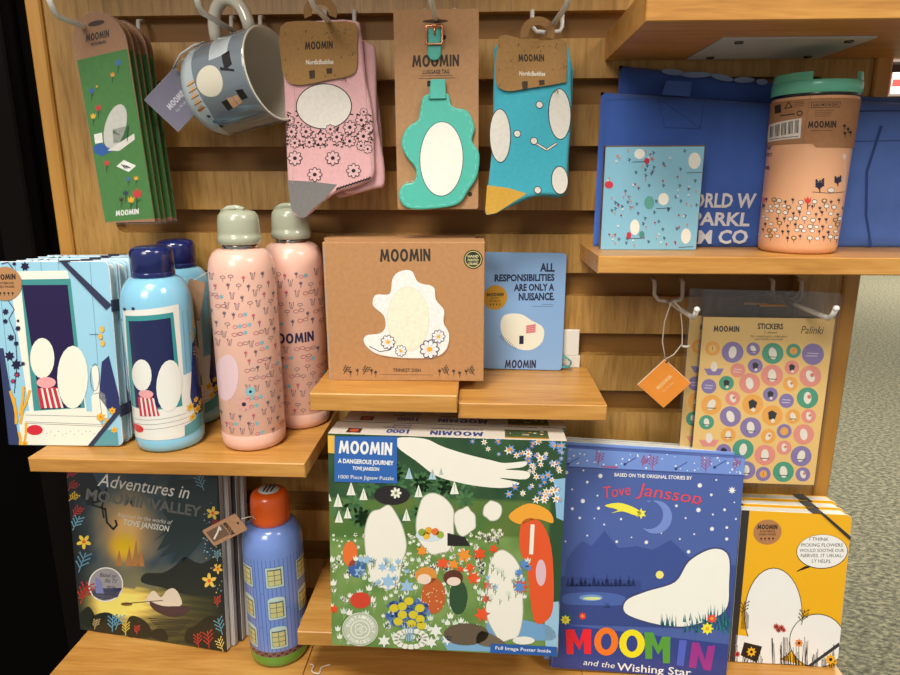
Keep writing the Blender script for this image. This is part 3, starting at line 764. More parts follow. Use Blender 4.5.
# ------------------------------------------------------------------ right-hand shelf
def cloth_slab(W, H, T, col, name, parent, y0=0, wr=.0015, seed=1, topfn=None, art=None):
    nx, nz = 48, 40; rnd = random.Random(seed); ph = [rnd.uniform(0, 6) for _ in range(4)]
    def off(x, z):
        return wr*(math.sin(x*60 + ph[0] + 9*z) + .6*math.sin(z*70 + ph[1] + x*25) + .5*math.sin(x*130 + z*50 + ph[2]))
    mb = MB(); vs = []; tf = topfn or (lambda x: H)
    for side in (0, 1):
        for j in range(nz + 1):
            for i in range(nx + 1):
                x = -W/2 + W*i/nx; z = tf(x)*j/nz
                ed = min(i, nx - i)/4; ed = min(1, ed); tp = min(1, (nz - j)/4); k = math.sqrt(max(0, 1 - (1-ed)**2))*math.sqrt(max(0, 1-(1-tp)**2)) * min(1, .5 + j/6)
                y = y0 + T/2 + ((-1 if side == 0 else 1)*T/2*k) + (off(x, z)*k if side == 0 else 0)
                vs.append((x, y, z))
    q = (nx + 1)*(nz + 1); fs = []
    for j in range(nz):
        for i in range(nx):
            a = j*(nx+1) + i; fs.append((a, a+1, a+nx+2, a+nx+1)); fs.append((q+a, q+a+nx+1, q+a+nx+2, q+a+1))
    for i in range(nx): fs.append((i, q+i, q+i+1, i+1)); k = nz*(nx+1)+i; fs.append((k, k+1, q+k+1, q+k))
    for j in range(nz): k = j*(nx+1); fs.append((k, k+nx+1, q+k+nx+1, q+k)); k += nx; fs.append((k, q+k, q+k+nx+1, k+nx+1))
    mb.add(vs, fs, col, True)
    place = lambda u, v, e: (u - W/2, y0 + off(u - W/2, v) - e - .0002, v)
    if art: art(mb, place)
    return mb.build(name, M['fabric'], parent)
BAG = (60, 98, 182)
t = thing('tote_bag', 'folded royal blue cotton tote bag with white lettering, behind the small square box', 'tote bag', (.1810, -.0260, F_Z))
def tote_art(mb, place):
    W, H = .160, .132
    a = Art(mb, place, ((594, 250), (790, 253), (790, 111), (605, 97)), W, H, maxlen=.006).crop(590, 60, 3.378); a.clip = None
    a.L = 3; col = (222, 224, 232)
    a.text('WORLD W', (318, 505), (590, 517), 46, col, .03, .0); a.text('SPARKL', (345, 567), (580, 577), 44, col, .03)
    a.text('I AM CO', (325, 632), (580, 636), 46, col, .03)
    a.L = 2; a.line([(62, 150), (600, 185)], 1.2, (44, 70, 132)); a.poly([(255, 152), (270, 112), (355, 122), (350, 164)], (62, 92, 168))
    a.L = 3; a.line([(244, 162), (270, 250), (390, 262), (402, 172), (244, 162)], 1.3, (40, 66, 130)); a.line([(250, 165), (392, 260)], 1.3, (40, 66, 130))
cloth_slab(.160, .132, .013, BAG, 'front_panel', t, 0, .0010, 2, lambda x: .1265 - x*.07, tote_art)
_bk = cloth_slab(.143, .158, .010, (50, 84, 164), 'folded_back_layer', t, .0145, .0010, 3, lambda x: .1475 - x*.11); _bk.location.x = .0085
mb = MB()
for x_, w_, q_ in ((-.018, .010, 0), (.002, .013, .1), (.024, .010, -.1), (.043, .009, .1), (.058, .005, 0)):
    mb.slab(ell(x_, .1470 - x_*.11, w_, .0024, 14, -.11 + q_), .0139, .0006, (128, 146, 182))
mb.build('printed_trim', M['fabric'], t)
t = thing('tote_bag', 'folded blue tote bag without lettering, right of the orange tumbler', 'tote bag', (.3440, -.0185, F_Z))
def tote2_art(mb, place):
    a = Art(mb, place, ((840, 250), (960, 252), (960, 113), (857, 103)), .13, .125, maxlen=.006)
    a.L = 2; a.line([(850, 112), (960, 122)], 1.2, (46, 74, 140)); a.line([(850, 139), (960, 146)], .8, (50, 80, 148))
    a.L = 3; a.poly([(838, 240), (850, 247), (842, 250), (836, 250)], (226, 226, 232)); a.line([(905, 130), (898, 170), (899, 215), (904, 250)], 2.0, (44, 72, 140))
cloth_slab(.130, .125, .010, (84, 122, 204), 'front_panel', t, 0, .0012, 5, lambda x: .1235 - x*.06, tote2_art)
cloth_slab(.122, .13, .006, (72, 108, 186), 'folded_back_layer', t, .0112, .0010, 6, lambda x: .1285 - x*.05)
mb = MB(); mb.tube([(-.034, -.004, .117), (-.030, -.006, .1235), (-.026, -.002, .132), (-.024, .006, .138), (-.022, .015, .1335)], .0007, (228, 224, 214)); mb.build('tag_string', M['cord'], t)

def cube_box():
    W, H, D = .0817, .0864, .0095
    t = thing('gift_box', 'small square light blue patterned box leaning against the tote bag', 'box', (.1432, -.0500, F_Z + .0002), -.4, 0, .2)
    mb = MB(); mb.box(-W/2, W/2, 0, D, 0, H, (112, 96, 84), .0006)
    mb.slab([(-W/2 + .0002, .0002), (W/2 - .0008, .0002), (W/2 - .0008, H - .0012), (-W/2 + .0002, H - .0012)], -.0003, .0004, (132, 188, 212))
    a = Art(mb, flatplace(W, -.0003), ((599.3, 249), (698, 251), (702.7, 144.8), (605.6, 146.7)), W, H).crop(590, 60, 3.378)
    rnd = random.Random(4)
    for k in range(120):
        x, y = rnd.uniform(58, 360), rnd.uniform(305, 625); c = rnd.choice([(170, 50, 80), (196, 140, 130), (40, 44, 80), (40, 44, 80), (216, 214, 214)]); a.L = 1
        if c == (40, 44, 80): a.sprig(x, y, 6, c, 0, 3, 1.6)
        else: a.line([(x, y), (x + 1, y + 9)], 1.2, (90, 100, 120)); a.L = 2; a.circ(x, y, 3.6, c, n=8)
    CRM = (236, 230, 220)
    for x, y, sx, sy in ((162, 318, 22, 20), (345, 338, 26, 34), (244, 466, 22, 26), (148, 562, 20, 34), (325, 595, 22, 34)):
        a.L = 3; a.circ(x, y, sx*.8, CRM, sy*.8); a.L = 4; a.line([(x - 24, y + sy + 6), (x + 26, y + sy + 4)], 2, (60, 60, 90))
    a.L = 4; a.circ(196, 478, 17, (90, 160, 150), 22); a.circ(186, 340, 9, (190, 50, 70), 10); a.circ(62, 418, 14, (206, 52, 66), 12); a.circ(172, 588, 9, (70, 140, 130), 13); a.circ(128, 590, 8, (190, 50, 70), 12)
    mb.build('carton', M['satin'], t)
cube_box()

def tumbler():
    x, y = .2670, -.0510; R0, R1, H = .0302, .0316, .1215
    t = thing('travel_tumbler', 'peach orange travel tumbler with teal lid and kraft sleeve', 'tumbler', (x, y, F_Z))
    Rf = lambda v: R0 + (R1 - R0)*min(1, max(0, v/H))
    PE = (238, 172, 130)
    mb = MB(); mb.lathe([(0, .001), (R0*.88, 0), (R0*.97, .002), (R0, .006), (Rf(.03), .03), (Rf(.06), .06), (Rf(.09), .09), (R1, H), (R1*.97, H + .0008), (0, H + .001)], PE, 80)
    ang = facing(x, y)
    a = cylart(mb, Rf, H - .004, ang, (814, 100), (797.3, 254.3), 44.5, 40).crop(740, 60, 3.375)
    DK = (36, 34, 62); rnd = random.Random(8); a.L = 1
    cells = [(x_, y_) for y_ in range(468, 606, 21) for x_ in range(70, 335, 24)]
    for i, (X, Y) in enumerate(cells):
        X += rnd.uniform(-6, 6) + (9 if (Y // 21) % 2 else -3); Y += rnd.uniform(-5, 5); k = rnd.random()
        if abs(X - 232) < 14 and Y < 500: continue
        if k < .3: a.tulip(X, Y, 7, DK, DK, 2)
        elif k < .6: a.line([(X, Y), (X, Y + 18)], 1.6, DK); a.circ(X, Y, 9, DK, 8); a.L = 2; a.circ(X, Y, 7.2, (238, 220, 206), 6.2); a.L = 1
        elif k < .72: a.line([(X, Y), (X, Y + 18)], 1.6, DK); a.circ(X, Y, 9, DK, 8); a.L = 2; a.circ(X, Y, 7, (190, 140, 60), 6); a.circ(X, Y - 1, 3.5, (238, 220, 206), 3); a.L = 1
        elif k < .9: a.circ(X, Y, 8, (60, 50, 60), 6); a.L = 2; a.circ(X, Y, 6.6, (236, 226, 220), 4.8); a.L = 1
        else: a.star(X, Y, 7, DK, 5, .4); a.line([(X, Y), (X, Y + 12)], 1.4, DK)
    for X, Y, c in ((232, 466, (216, 60, 50)), (80, 468, (206, 50, 50))): a.L = 3; a.tulip(X, Y, 15, c, DK, 2)
    a.L = 2; a.line([(246, 436), (300, 440), (350, 436)], 1.8, DK)
    for X, Y, r in ((270, 415, 20), (328, 400, 15)): a.sprig(X, Y, r, DK, 0, 8, 3.5); a.circ(X, Y - 2, r*.5, DK)
    a.circ(306, 430, 12, DK, 9); a.L = 3; a.circ(306, 430, 10.5, (238, 214, 200), 7.5); a.L = 2; a.line([(350, 318), (350, 430)], 2, (238, 214, 200)); a.circ(348, 316, 7, (238, 214, 200), 9)
    a.L = 2
    for s_, x0, x1, Y in (('THAT', 82, 108, 288), ('ANTLY', 78, 112, 312), ('R.', 76, 86, 336), ('E ARE,', 74, 104, 358)): a.text(s_, (x0, Y), (x1, Y), 13 if Y < 370 else 7, DK, .03)
    mb.build('body', M['satin'], t)
    # kraft sleeve
    mb = MB(); KR = (164, 116, 78); z0, z1 = .0845, H - .002; e = .0006; n = 80
    vs = []; f0 = ang - PI/2
    for k in range(n):
        th = f0 + 2*PI*k/n; d = ((k/n + .5) % 1 - .5)*2*PI; zl = z0 + (.002 if d < .1 else -.001)
        for r_, z in ((Rf(zl) + e, zl), (R1 + e, z1)): vs.append((r_*math.cos(th), r_*math.sin(th), z))
    mb.add(vs, [(2*k, 2*((k+1) % n), 2*((k+1) % n)+1, 2*k+1) for k in range(n)], KR, True)
    a = cylart(mb, lambda v: Rf(v) + e, H - .004, ang, (814, 100), (797.3, 254.3), 44.5, 40).crop(740, 60, 3.375)
    INK = (40, 34, 30); a.L = 1
    a.poly([(98, 202), (210, 188), (206, 254), (96, 262)], (214, 206, 196)); a.circ(88, 232, 12, (196, 190, 180), 22); a.L = 2
    for k in range(22):
        if k % 5 != 3: x_ = 106 + k*4.4; a.line([(x_, 208 - k*.7), (x_ - 1, 246 - k*.5)], 2.2 if k % 3 else 3.2, INK)
    a.line([(104, 254), (200, 248)], 2, INK)
    a.text('MOOMIN', (230, 222), (318, 222), 22, INK, logo=True); a.line([(240, 231), (306, 231)], 1.2, INK)
    a.line([(240, 138), (330, 140), (328, 156), (240, 156), (240, 138)], 1.6, INK); a.text('HALF MOON DAY', (246, 152), (324, 152), 9, INK, .02)
    for k in range(4): a.line([(252, 166 + k*6), (312 - k*6, 166 + k*6)], 1, INK)
    a.poly([(118, 138), (140, 136), (142, 164), (120, 166)], INK)
    a.line([(154, 152), (166, 132), (178, 150), (154, 152)], 3, INK); a.line([(140, 175), (186, 173)], 4, INK); a.ring(203, 172, 10, 9, 3.5, INK)
    for k in range(3): a.line([(186, 136 + k*6), (216, 134 + k*6)], 1.2, INK)
    a.line([(238, 100), (214, 270)], 1.2, (120, 84, 56))
    for X, Y in ((344, 216), (356, 226), (346, 240), (364, 236)): a.tulip(X, Y, 7, INK, INK, 2)
    mb.build('kraft_sleeve', M['kraft'], t)
    mb = MB(); mb.lathe([(R1*.96, H - .0005), (R1*1.0, H + .0005), (R1*1.0, H + .0035), (R1*.96, H + .004)], (26, 26, 28), 64); seal = mb.build('seal_ring', M['plastic'], t)
    mb = MB(); z = H + .0035; TL = (112, 206, 176); r = R1*1.035
    mb.lathe([(r*.96, z - .001), (r, z), (r*1.005, z + .0075), (r*.985, z + .0085), (r*.93, z + .0085), (r*.92, z + .006), (r*.5, z + .0055), (0, z + .0055)], TL, 72)
    def wall(a0, a1, h):
        n = 18; vs = []
        for k in range(n + 1):
            th = a0 + (a1 - a0)*k/n + ang - PI/2; hh = h*min(1, .35 + 4*min(k, n - k)/n) if False else h
            for rr, zz in ((r*.985, z + .0080), (r*.965, z + .0085 + hh), (r*.90, z + .0085 + hh), (r*.90, z + .0060)): vs.append((rr*math.cos(th), rr*math.sin(th), zz))
        fs = [(4*k + q, 4*(k+1) + q, 4*(k+1) + q + 1, 4*k + q + 1) for k in range(n) for q in range(3)] + [(0, 1, 2, 3), (4*n+3, 4*n+2, 4*n+1, 4*n)]
        mb.add(vs, fs, TL)
    wall(-1.75, -.10, .0060); wall(1.15, 1.75, .0060); wall(1.75, 3.9, .0012)
    ld = mb.build('lid', M['plastic'], t); seal.parent = ld
tumbler()
# ------------------------------------------------------------------ lower shelves
def mixc(a, b, t): t = max(0, min(1, t)); return tuple(a[k] + (b[k]-a[k])*t for k in range(3))
def adventures():
    W, H, T = .1690, .200, .0075
    t = thing('picture_book', 'dark picture book with a sunset lake cover under the left shelf', 'book', (-.3325, -.0640, B_Z + .0006), -9.2, 4.8, .6)
    mb = MB(); mb.box(-W/2, W/2, 0, T, 0, H, (40, 44, 52), .0004)
    k_ = .1783
    a = Art(mb, flatplace(W), ((82.5, 629), (228, 650), (220, 476.7), (60, 473)), W, k_).crop(50, 460, 4.5)
    rnd = random.Random(11); ph = [rnd.uniform(0, 6) for _ in range(9)]
    def f(x, y):
        n = math.sin(x*.035 + ph[0] + 1.5*math.sin(y*.02)) + .6*math.sin(y*.05 + ph[1] + x*.02) + .4*math.sin(x*.09 + y*.07)
        c = mixc((40, 62, 80), (78, 86, 86), .5 + .3*n)
        d = math.hypot((x - 330)/150, (y - 330)/190); c = mixc((238, 184, 112), c, (d - .2)/1.0)          # hazy glow of the printed sunset
        d = math.hypot((x - 320)/75, (y - 405)/70); c = mixc((255, 190, 30), c, (d - .3)/.8)
        if y > 470: c = mixc(c, (132, 124, 84), min(1, (y-470)/70)*math.exp(-((x-400)/190)**2)*.8)
        if y > 585:
            g = math.exp(-((x-300)/190)**2 - ((y-650)/80)**2); s_ = .5 + .5*math.sin(y*.22 + 2*math.sin(x*.013))
            c = mixc((44, 48, 34), (250, 216, 110), g*1.25 + .25*s_*math.exp(-((x-420)/260)**2))
        return mixc(c, (18, 24, 28), max(0, (abs(x - 420 + (y-60)*-.09) - 250)/110))
    a.clip = (W, H); a.grid(64, 72, f)
    # silhouettes
    a.L = 2; DKF = (22, 26, 26)
    a.poly([(40, 60), (160, 70), (230, 200), (150, 230), (110, 170), (60, 150)], (20, 28, 34))
    tree = [(455, 375), (520, 330), (470, 420), (540, 380), (480, 450), (560, 420), (535, 480), (600, 430), (590, 470), (640, 420), (690, 360), (760, 330), (760, 60), (520, 90), (500, 250), (540, 300)]
    a.poly(tree, (44, 58, 62))
    a.poly(smooth_pts([(405, 560), (420, 520), (500, 515), (560, 480), (600, 440), (680, 470), (790, 430), (800, 600), (620, 610), (500, 580)], 3), (38, 42, 38))
    for x, h in ((345, 90), (375, 120), (400, 80), (300, 70)): a.poly([(x-16, 490), (x, 490-h), (x+16, 490)], (176, 120, 66))
    a.L = 3; a.line([(110, 190), (170, 225), (230, 240), (240, 300), (270, 330), (285, 310), (278, 290)], 9, (30, 36, 38)); a.line([(232, 140), (215, 230), (225, 280)], 8, (26, 32, 34))
    a.circ(247, 572, 76, (230, 224, 214), 74, n=36); a.L = 4; a.circ(247, 572, 71, (150, 146, 150), 69, n=36); a.poly([(180, 590), (320, 585), (300, 625), (240, 640), (195, 622)], (60, 66, 110))
    a.L = 5; a.poly([(200, 540), (228, 560), (240, 610), (205, 610)], (120, 126, 176))
    for s_, x0, x1, y, h in (('Based on', 218, 290, 538, 18), ('the TV', 240, 292, 562, 20), ('series', 250, 290, 584, 14)): a.text(s_, (x0, y), (x1, y + 5), h, BLACK, 0, .2)
    # boat with an oar on the water
    a.crop(80, 560, 5.625); a.L = 4; a.poly(smooth_pts([(385, 238), (460, 262), (560, 262), (618, 268), (590, 305), (520, 322), (440, 300), (395, 268)], 3), (66, 48, 52))
    a.L = 5; a.poly(smooth_pts([(375, 250), (380, 205), (410, 180), (450, 215), (480, 180), (520, 165), (555, 200), (558, 262)], 4), (216, 200, 178)); a.L = 6; a.poly(smooth_pts([(385, 238), (460, 262), (560, 262), (618, 268), (590, 300), (500, 296), (420, 280)], 3), (72, 52, 56))
    a.L = 7; a.line([(232, 256), (300, 246), (460, 232)], 4, (90, 62, 42)); a.circ(258, 254, 32, (120, 84, 48), 9)
    for k in range(9): a.L = 3; a.line([(380 + k*12, 330 + k*11), (620 - k*9, 338 + k*9)], 5, (52, 50, 40))
    for pts in (((270, 330), (310, 318), (370, 350), (400, 400), (380, 432), (262, 420)), ((590, 450), (600, 390), (650, 366), (720, 318), (800, 330), (835, 400), (830, 510), (650, 472)), ((70, 380), (80, 320), (160, 300), (230, 350), (250, 415), (60, 395)), ((400, 430), (410, 392), (460, 384), (492, 420), (480, 450)), ((0, 330), (50, 270), (90, 330), (60, 380))):
        a.L = 4; a.poly(smooth_pts(pts, 4), (28, 34, 26))
    a.L = 5
    for x, y, r, c, q in ((185, 355, 42, (96, 168, 200), 0), (215, 350, 40, (96, 160, 190), .3), (258, 385, 32, (226, 200, 80), 0), (95, 360, 26, (180, 160, 110), .2), (320, 390, 22, (190, 60, 50), 0), (665, 445, 38, (200, 58, 48), -.1), (725, 440, 46, (206, 60, 50), -.1), (795, 370, 46, (100, 164, 186), -.3), (798, 470, 36, (226, 200, 110), -.4), (30, 190, 50, (186, 56, 48), .7), (780, 235, 30, (200, 70, 50), 0)): a.sprig(x, y, r, c, q, 6, 4)
    a.crop(50, 460, 4.5)
    for x, y, r, c, q in ((105, 310, 34, (110, 160, 184), .4), (140, 480, 44, (100, 150, 176), .3), (155, 610, 46, (190, 54, 46), .3), (105, 260, 28, (180, 56, 50), .6), (85, 195, 24, (220, 180, 60), .8), (70, 90, 24, (160, 50, 50), .8), (80, 145, 26, (160, 50, 50), .8), (680, 90, 38, (120, 160, 180), -.4), (760, 430, 24, (120, 160, 170), 0), (750, 290, 26, (180, 50, 50), .2)): a.sprig(x, y, r, c, q, 6, 4)
    for x, y, r, c in ((738, 232, 32, (240, 196, 90)), (143, 390, 32, (244, 196, 70)), (720, 545, 34, (240, 190, 80)), (762, 490, 24, (230, 180, 70))): a.L = 5; q0 = rnd.uniform(0, 3); [a.poly(ell(x + r*.55*math.cos(q0 + k*2*PI/5), y + r*.55*math.sin(q0 + k*2*PI/5), r*.5, r*.26, 8, q0 + k*2*PI/5), c) for k in range(5)]; a.L = 6; a.circ(x, y, r*.25, (220, 90, 50), n=8)
    a.L = 4
    for k in range(60): a.circ(rnd.uniform(690, 790), rnd.uniform(180, 600), rnd.uniform(1.5, 4), rnd.choice([(150, 190, 196), (200, 180, 110)]), n=6)
    GR = (226, 222, 216)
    a.L = 6; a.text('Adventures in', (190, 135), (616, 170), 62, GR, .004, .22)
    a.text('MOOMINVALLEY', (140, 200), (680, 252), 50, (104, 104, 102), .03)
    a.text('Inspired by the works of', (288, 270), (538, 295), 20, (220, 216, 206), 0, .25); a.text('TOVE JANSSON', (312, 306), (524, 328), 26, (236, 232, 222), .02, .1)
    mb.build('cover', M['gloss'], t)
    mb = MB(); mb.box(-W/2 + .001, W/2 + .0002, .0008, T - .0008, .001, H - .001, (206, 200, 194)); mb.build('page_block', M['paper'], t)
    return t
ad = adventures(); R_ = ad.matrix_world.to_3x3()
for k in range(3):
    t = thing('picture_book', 'white-edged book standing %s behind the sunset lake book' % ('directly', 'second', 'last')[k], 'book', ad.location + R_ @ Vector((.0060 + .0035*k, .0084 + k*.0084, 0)) * 1.0, -9.2, 4.8, .6, 'books behind the sunset lake book')
    t.location.z = B_Z + .0006; W, H = .1640, .199
    mb = MB(); mb.box(-W/2, W/2, 0, .0075, 0, H, (176, 170, 168) if k != 1 else (60, 56, 60), .0006); mb.build('cover', M['gloss'], t)
    mb = MB(); mb.box(-W/2 + .002, W/2 + .0004, .001, .0065, .001, H - .001, (216, 210, 206)); mb.build('page_block', M['paper'], t)

def bottle_house():
    R, H = .0285, .1735; x, y = -.1975, -.0696
    t = thing('water_bottle', 'blue house-print bottle with orange cap and green foot', 'bottle', (x, y, B_Z))
    BL, BL2 = (112, 140, 206), (84, 108, 178)
    mb = MB(); prof = [(0, .001), (R*.86, 0), (R*.97, .003), (R, .008), (R, .0135), (R, .0195), (R, .119), (R*.985, .127), (R*.93, .1345), (R*.83, .1400), (R*.72, .1432), (R*.63, .1445), (0, .145)]
    mb.lathe(prof, lambda i: (92, 150, 52) if i < 4 else (118, 84, 82) if i == 4 else BL if i > 6 else BL, 72)
    ang = facing(x, y)
    a = cylart(mb, lambda v: R, .112, ang, (270, 540), (278, 664), 33, 31.5).crop(230, 480, 3.46)
    a.fn = (lambda X, Y: (math.asin(max(-.98, min(.98, (X - (278 - 8*(664-Y)/124 ))/(31.5 + 1.5*(664-Y)/124))))*R, (664 - Y)/124*.112))
    for k in range(46):
        th = 2*PI*k/46; u = (th - PI)*R
        a.L = 1; a.tris([(u, .0195), (u + .0007, .0195), (u + .0007, .118), (u, .118)], [(0, 1, 2), (0, 2, 3)], BL2, uv=True)
        v = .0195 + (k*37 % 80)*.001; a.tris([(u, v), (u + .0042, v), (u + .0042, v + .0006), (u, v + .0006)], [(0, 1, 2), (0, 2, 3)], BL2, uv=True)
        a.L = 2; v = .0140 + (k % 2)*.0022; a.tris([(u + .0003, v), (u + .0034, v + .0004), (u + .0032, v + .0026), (u, v + .0022)], [(0, 1, 2), (0, 2, 3)], (70, 44, 50), uv=True)
    # windows round the bottle: three storeys
    def win(u, v, arch):
        h, w_ = .0188, .0145
        def q(x0, y0, x1, y1, c): a.tris([(u+x0, v+y0), (u+x1, v+y0), (u+x1, v+y1), (u+x0, v+y1)], [(0, 1, 2), (0, 2, 3)], c, uv=True)
        a.L = 3; q(-w_/2 - .0012, -.0016, w_/2 + .0012, h + .0014, (66, 78, 110)); a.L = 4; q(-w_/2 - .0008, -.0012, w_/2 + .0008, h + .0010, (176, 200, 196))
        if arch:
            n = 10; p = [(u + (w_/2+.0006)*math.cos(PI*k/n), v + h + .0004 + .0036*math.sin(PI*k/n)) for k in range(n+1)]; a.tris(p, [(0, k, k+1) for k in range(1, n)], (186, 208, 200), uv=True)
        a.L = 5; q(-w_/2 + .0010, .0010, w_/2 - .0010, h - .0010, (72, 84, 96)); a.L = 6
        cw = (w_ - .0026)/2; ch = (h - .0030)/3
        for i in range(2):
            for j in range(3): q(-w_/2 + .0014 + i*(cw - .0001), .0014 + j*ch, -w_/2 + .0014 + i*(cw-.0001) + cw - .0006, .0014 + j*ch + ch - .0006, (196, 190, 128))
    for row, v in enumerate((.0238, .0555, .0895)):
        for k in range(6):
            win((k - 3)*2*PI*R/6 - .0005, v + (.0008 if k % 2 else 0), row != 2)
    a.tris([(-.001, .0), (0, 0), (0, .001)], [(0, 1, 2)], BL, uv=True)
    mb.build('body', M['enamel'], t)
    mb = MB(); r = R*.64; z = .1440; OR = (226, 92, 26)
    mb.lathe([(r*.92, z), (r, z + .001), (r*1.0, z + .006), (r*.985, z + .020), (r*.95, z + .0255), (r*.86, z + .0290), (r*.7, z + .0308), (0, z + .0315)], OR, 56); cp = mb.build('cap', M['plastic'], t)
    mb = MB(); mb.lathe([(0, z + .0320), (r*.52, z + .0318), (r*.54, z + .0312)], (196, 200, 196), 32)
    for k in (-1, 0, 1): mb.box(k*.0035 - .0008, k*.0035 + .0008, -.007 + abs(k)*.001, .007 - abs(k)*.001, z + .0320, z + .0322, (40, 44, 44))
    mb.build('cap_sticker', M['gloss'], cp)
    # kraft swing tag
    tt = thing('paper_tag', 'kraft swing tag hanging from the neck of the house-print bottle', 'tag', (-.2300, -.1005, 1.0900))
    mb = MB(); quad = ((206, 552), (242, 524), (241, 508), (206, 534)); W, H = .044, .0185
    Tm = Matrix.Rotation(math.radians(-33), 4, 'Y') @ Matrix.Rotation(math.radians(-12), 4, 'Z')
    mb.slab(rrect(-W/2, -H/2, W/2, H/2, .0016), 0, .0007, (176, 132, 98), T=Tm)
    pl = lambda u, v, e: tuple(Tm @ Vector((u - W/2, -e, v - H/2)))
    a = Art(mb, pl, fn=lambda X, Y: (X, Y)); a.h = None
    a.fn = lambda X, Y: (X/1000, (18.5 - Y)/1000)
    a.L = 1; a.rect(3, 3, 24, 15, (110, 84, 66)); a.L = 2; a.line([(6, 12), (14, 8), (20, 4)], 1.6, (228, 224, 216)); a.star(19, 6, 2.4, (228, 224, 216)); a.text('MOOMIN', (30, 16.5), (30, 3), 5.0, BLACK, logo=True); a.circ(40, 9, 1.2, BLACK)
    mb.build('card', M['kraft'], tt)
    mb = MB(); mb.tube([(.016, .0005, .0115), (.022, .012, .008), (.027, .022, -.006), (.032, .030, -.0095)], .0005, (206, 196, 176)); mb.build('string', M['cord'], tt)
bottle_house()

def puzzle():
    W, H, T = .1958, .1928, .034
    t = thing('jigsaw_box', 'jigsaw puzzle box with a green meadow picture, front of two', 'puzzle box', (-.0293, -.1384, D_Z + T*math.sin(math.radians(4.1)) + .0003), -.8, 4.1, -.5, 'jigsaw puzzle boxes')
    WB = (226, 216, 202)
    mb = MB(); mb.box(-W/2, W/2, 0, T, 0, H, WB, .0006)
    a = Art(mb, flatplace(W), ((332, 643.8), (557, 656), (567, 440), (327.5, 432.6)), W, H).crop(320, 425, 3.4615)
    Q = 115*3.4615
    b2 = lambda y: y + Q
    rnd = random.Random(21)
    def f(x, y):
        n = math.sin(x*.03 + 2*math.sin(y*.021)) + .7*math.sin(y*.06 + x*.017) + .4*math.sin(x*.11)
        if y < 250 + (max(0, x - 500)*.05): c = mixc((34, 66, 42), (48, 84, 48), .5 + .3*n)
        elif y < 390: c = mixc((72, 110, 52), (92, 112, 50), .5 + .3*n)
        else: c = mixc((92, 128, 62), (122, 150, 84), .5 + .3*n)
        if x > 790 and y < 620: c = (44, 74, 44)
        return c
    a.grid(60, 60, f)
    a.L = 2
    # leafy dark rosettes
    for k in range(26):
        x, y = rnd.uniform(30, 560), rnd.uniform(130, 330)
        for q in range(9):
            an = 2*PI*q/9; a.poly(ell(x + 22*math.cos(an), y + 20*math.sin(an), 17, 6.5, 7, an), rnd.choice([(60, 104, 62), (52, 92, 56), (74, 116, 72)]))
    # pale bough
    a.L = 4; a.poly(smooth_pts([(266, 42), (360, 44), (420, 70), (500, 96), (590, 118), (640, 128), (720, 122), (700, 142), (640, 150), (720, 158), (712, 184), (620, 180), (690, 198), (640, 214), (560, 210), (480, 196), (400, 172), (330, 120), (270, 76)], 4), (232, 226, 214))
    # starry flowers
    for k in range(150):
        x, y = rnd.uniform(470, 838), rnd.uniform(50, 258)
        if y > 60 + (x - 470)*.35 and x < 640 or (x < 725 and 120 < y < 205): continue
        r = rnd.uniform(9, 19); c = rnd.choice([(232, 232, 226), (232, 232, 226), (84, 134, 206), (110, 160, 220)]); a.L = 5 + (k % 3)*2; a.star(x, y, r, c, 6, .42, rnd.uniform(0, 1), cc=(236, 150, 40))
    # white cone trees
    for x, y, s_ in ((107, 222, 26), (62, 262, 26), (150, 240, 24), (30, 250, 16), (65, 318, 24), (95, 305, 22), (307, 168, 22), (388, 170, 22), (464, 218, 26), (298, 312, 24), (340, 230, 24), (418, 160, 14)):
        a.L = 4; c = (226, 226, 214) if y > 200 else (170, 196, 214); a.poly([(x, y - s_*1.1), (x + s_*.6, y + s_*.7), (x - s_*.6, y + s_*.7)], c); a.L = 5; a.line([(x, y - s_*.6), (x, y + s_*.5)], 1.5, (120, 150, 120))
    # white meadow flowers
    a.L = 3
    for k in range(240):
        x, y = rnd.uniform(34, 560), rnd.uniform(370, 520); a.star(x, y, rnd.uniform(4, 9), (222, 226, 206), 5, .5, rnd.uniform(0, 2))
    for k in range(150):
        x, y = rnd.uniform(36, 600), rnd.uniform(450, 755); a.tulip(x, y, rnd.uniform(9, 16), rnd.choice([(226, 228, 216), (226, 228, 216), (198, 214, 196)]), (150, 176, 120), 1.8)
    a.L = 7
    for k in range(46): a.tulip(rnd.choice([rnd.uniform(120, 300), rnd.uniform(560, 720)]), b2(rnd.uniform(60, 200)), rnd.uniform(10, 15), rnd.choice([(206, 216, 196), (150, 186, 210), (222, 228, 212)]), (120, 156, 96), 1.9)
    a.L = 3
    for k in range(26):
        a.tulip(600 + rnd.uniform(-50, 30), 370 + rnd.uniform(-10, 30), 9, (226, 224, 206), (110, 130, 70))
    # plain pale boulders and shrubs in place of the figures
    ST = (232, 226, 214); OL = (176, 176, 160)
    for x, y, rx, ry in ((222, 420, 78, 150), (400, 340, 72, 110), (500, 330, 40, 50), (640, 590, 72, 165), (596, 292, 34, 34)):
        a.L = 5; a.cloud(x, y, rx*.9 + 3, ry*.95 + 3, OL, rx, .1); a.L = 6; a.cloud(x, y, rx*.9, ry*.95, ST, rx, .1)
    a.L = 5; a.circ(248, 240, 62, (34, 32, 34), 34); a.L = 7; a.daisy(262, 232, 20, (226, 226, 210), (120, 140, 80), 7)
    a.L = 6; a.poly(smooth_pts([(700, 330), (760, 330), (800, 420), (808, 600), (790, b2(270)), (740, b2(275)), (716, 500), (690, 420)], 4), (218, 84, 40))
    a.poly(smooth_pts([(652, 310), (720, 268), (790, 292), (806, 336), (750, 322), (690, 340)], 4), (228, 158, 50))
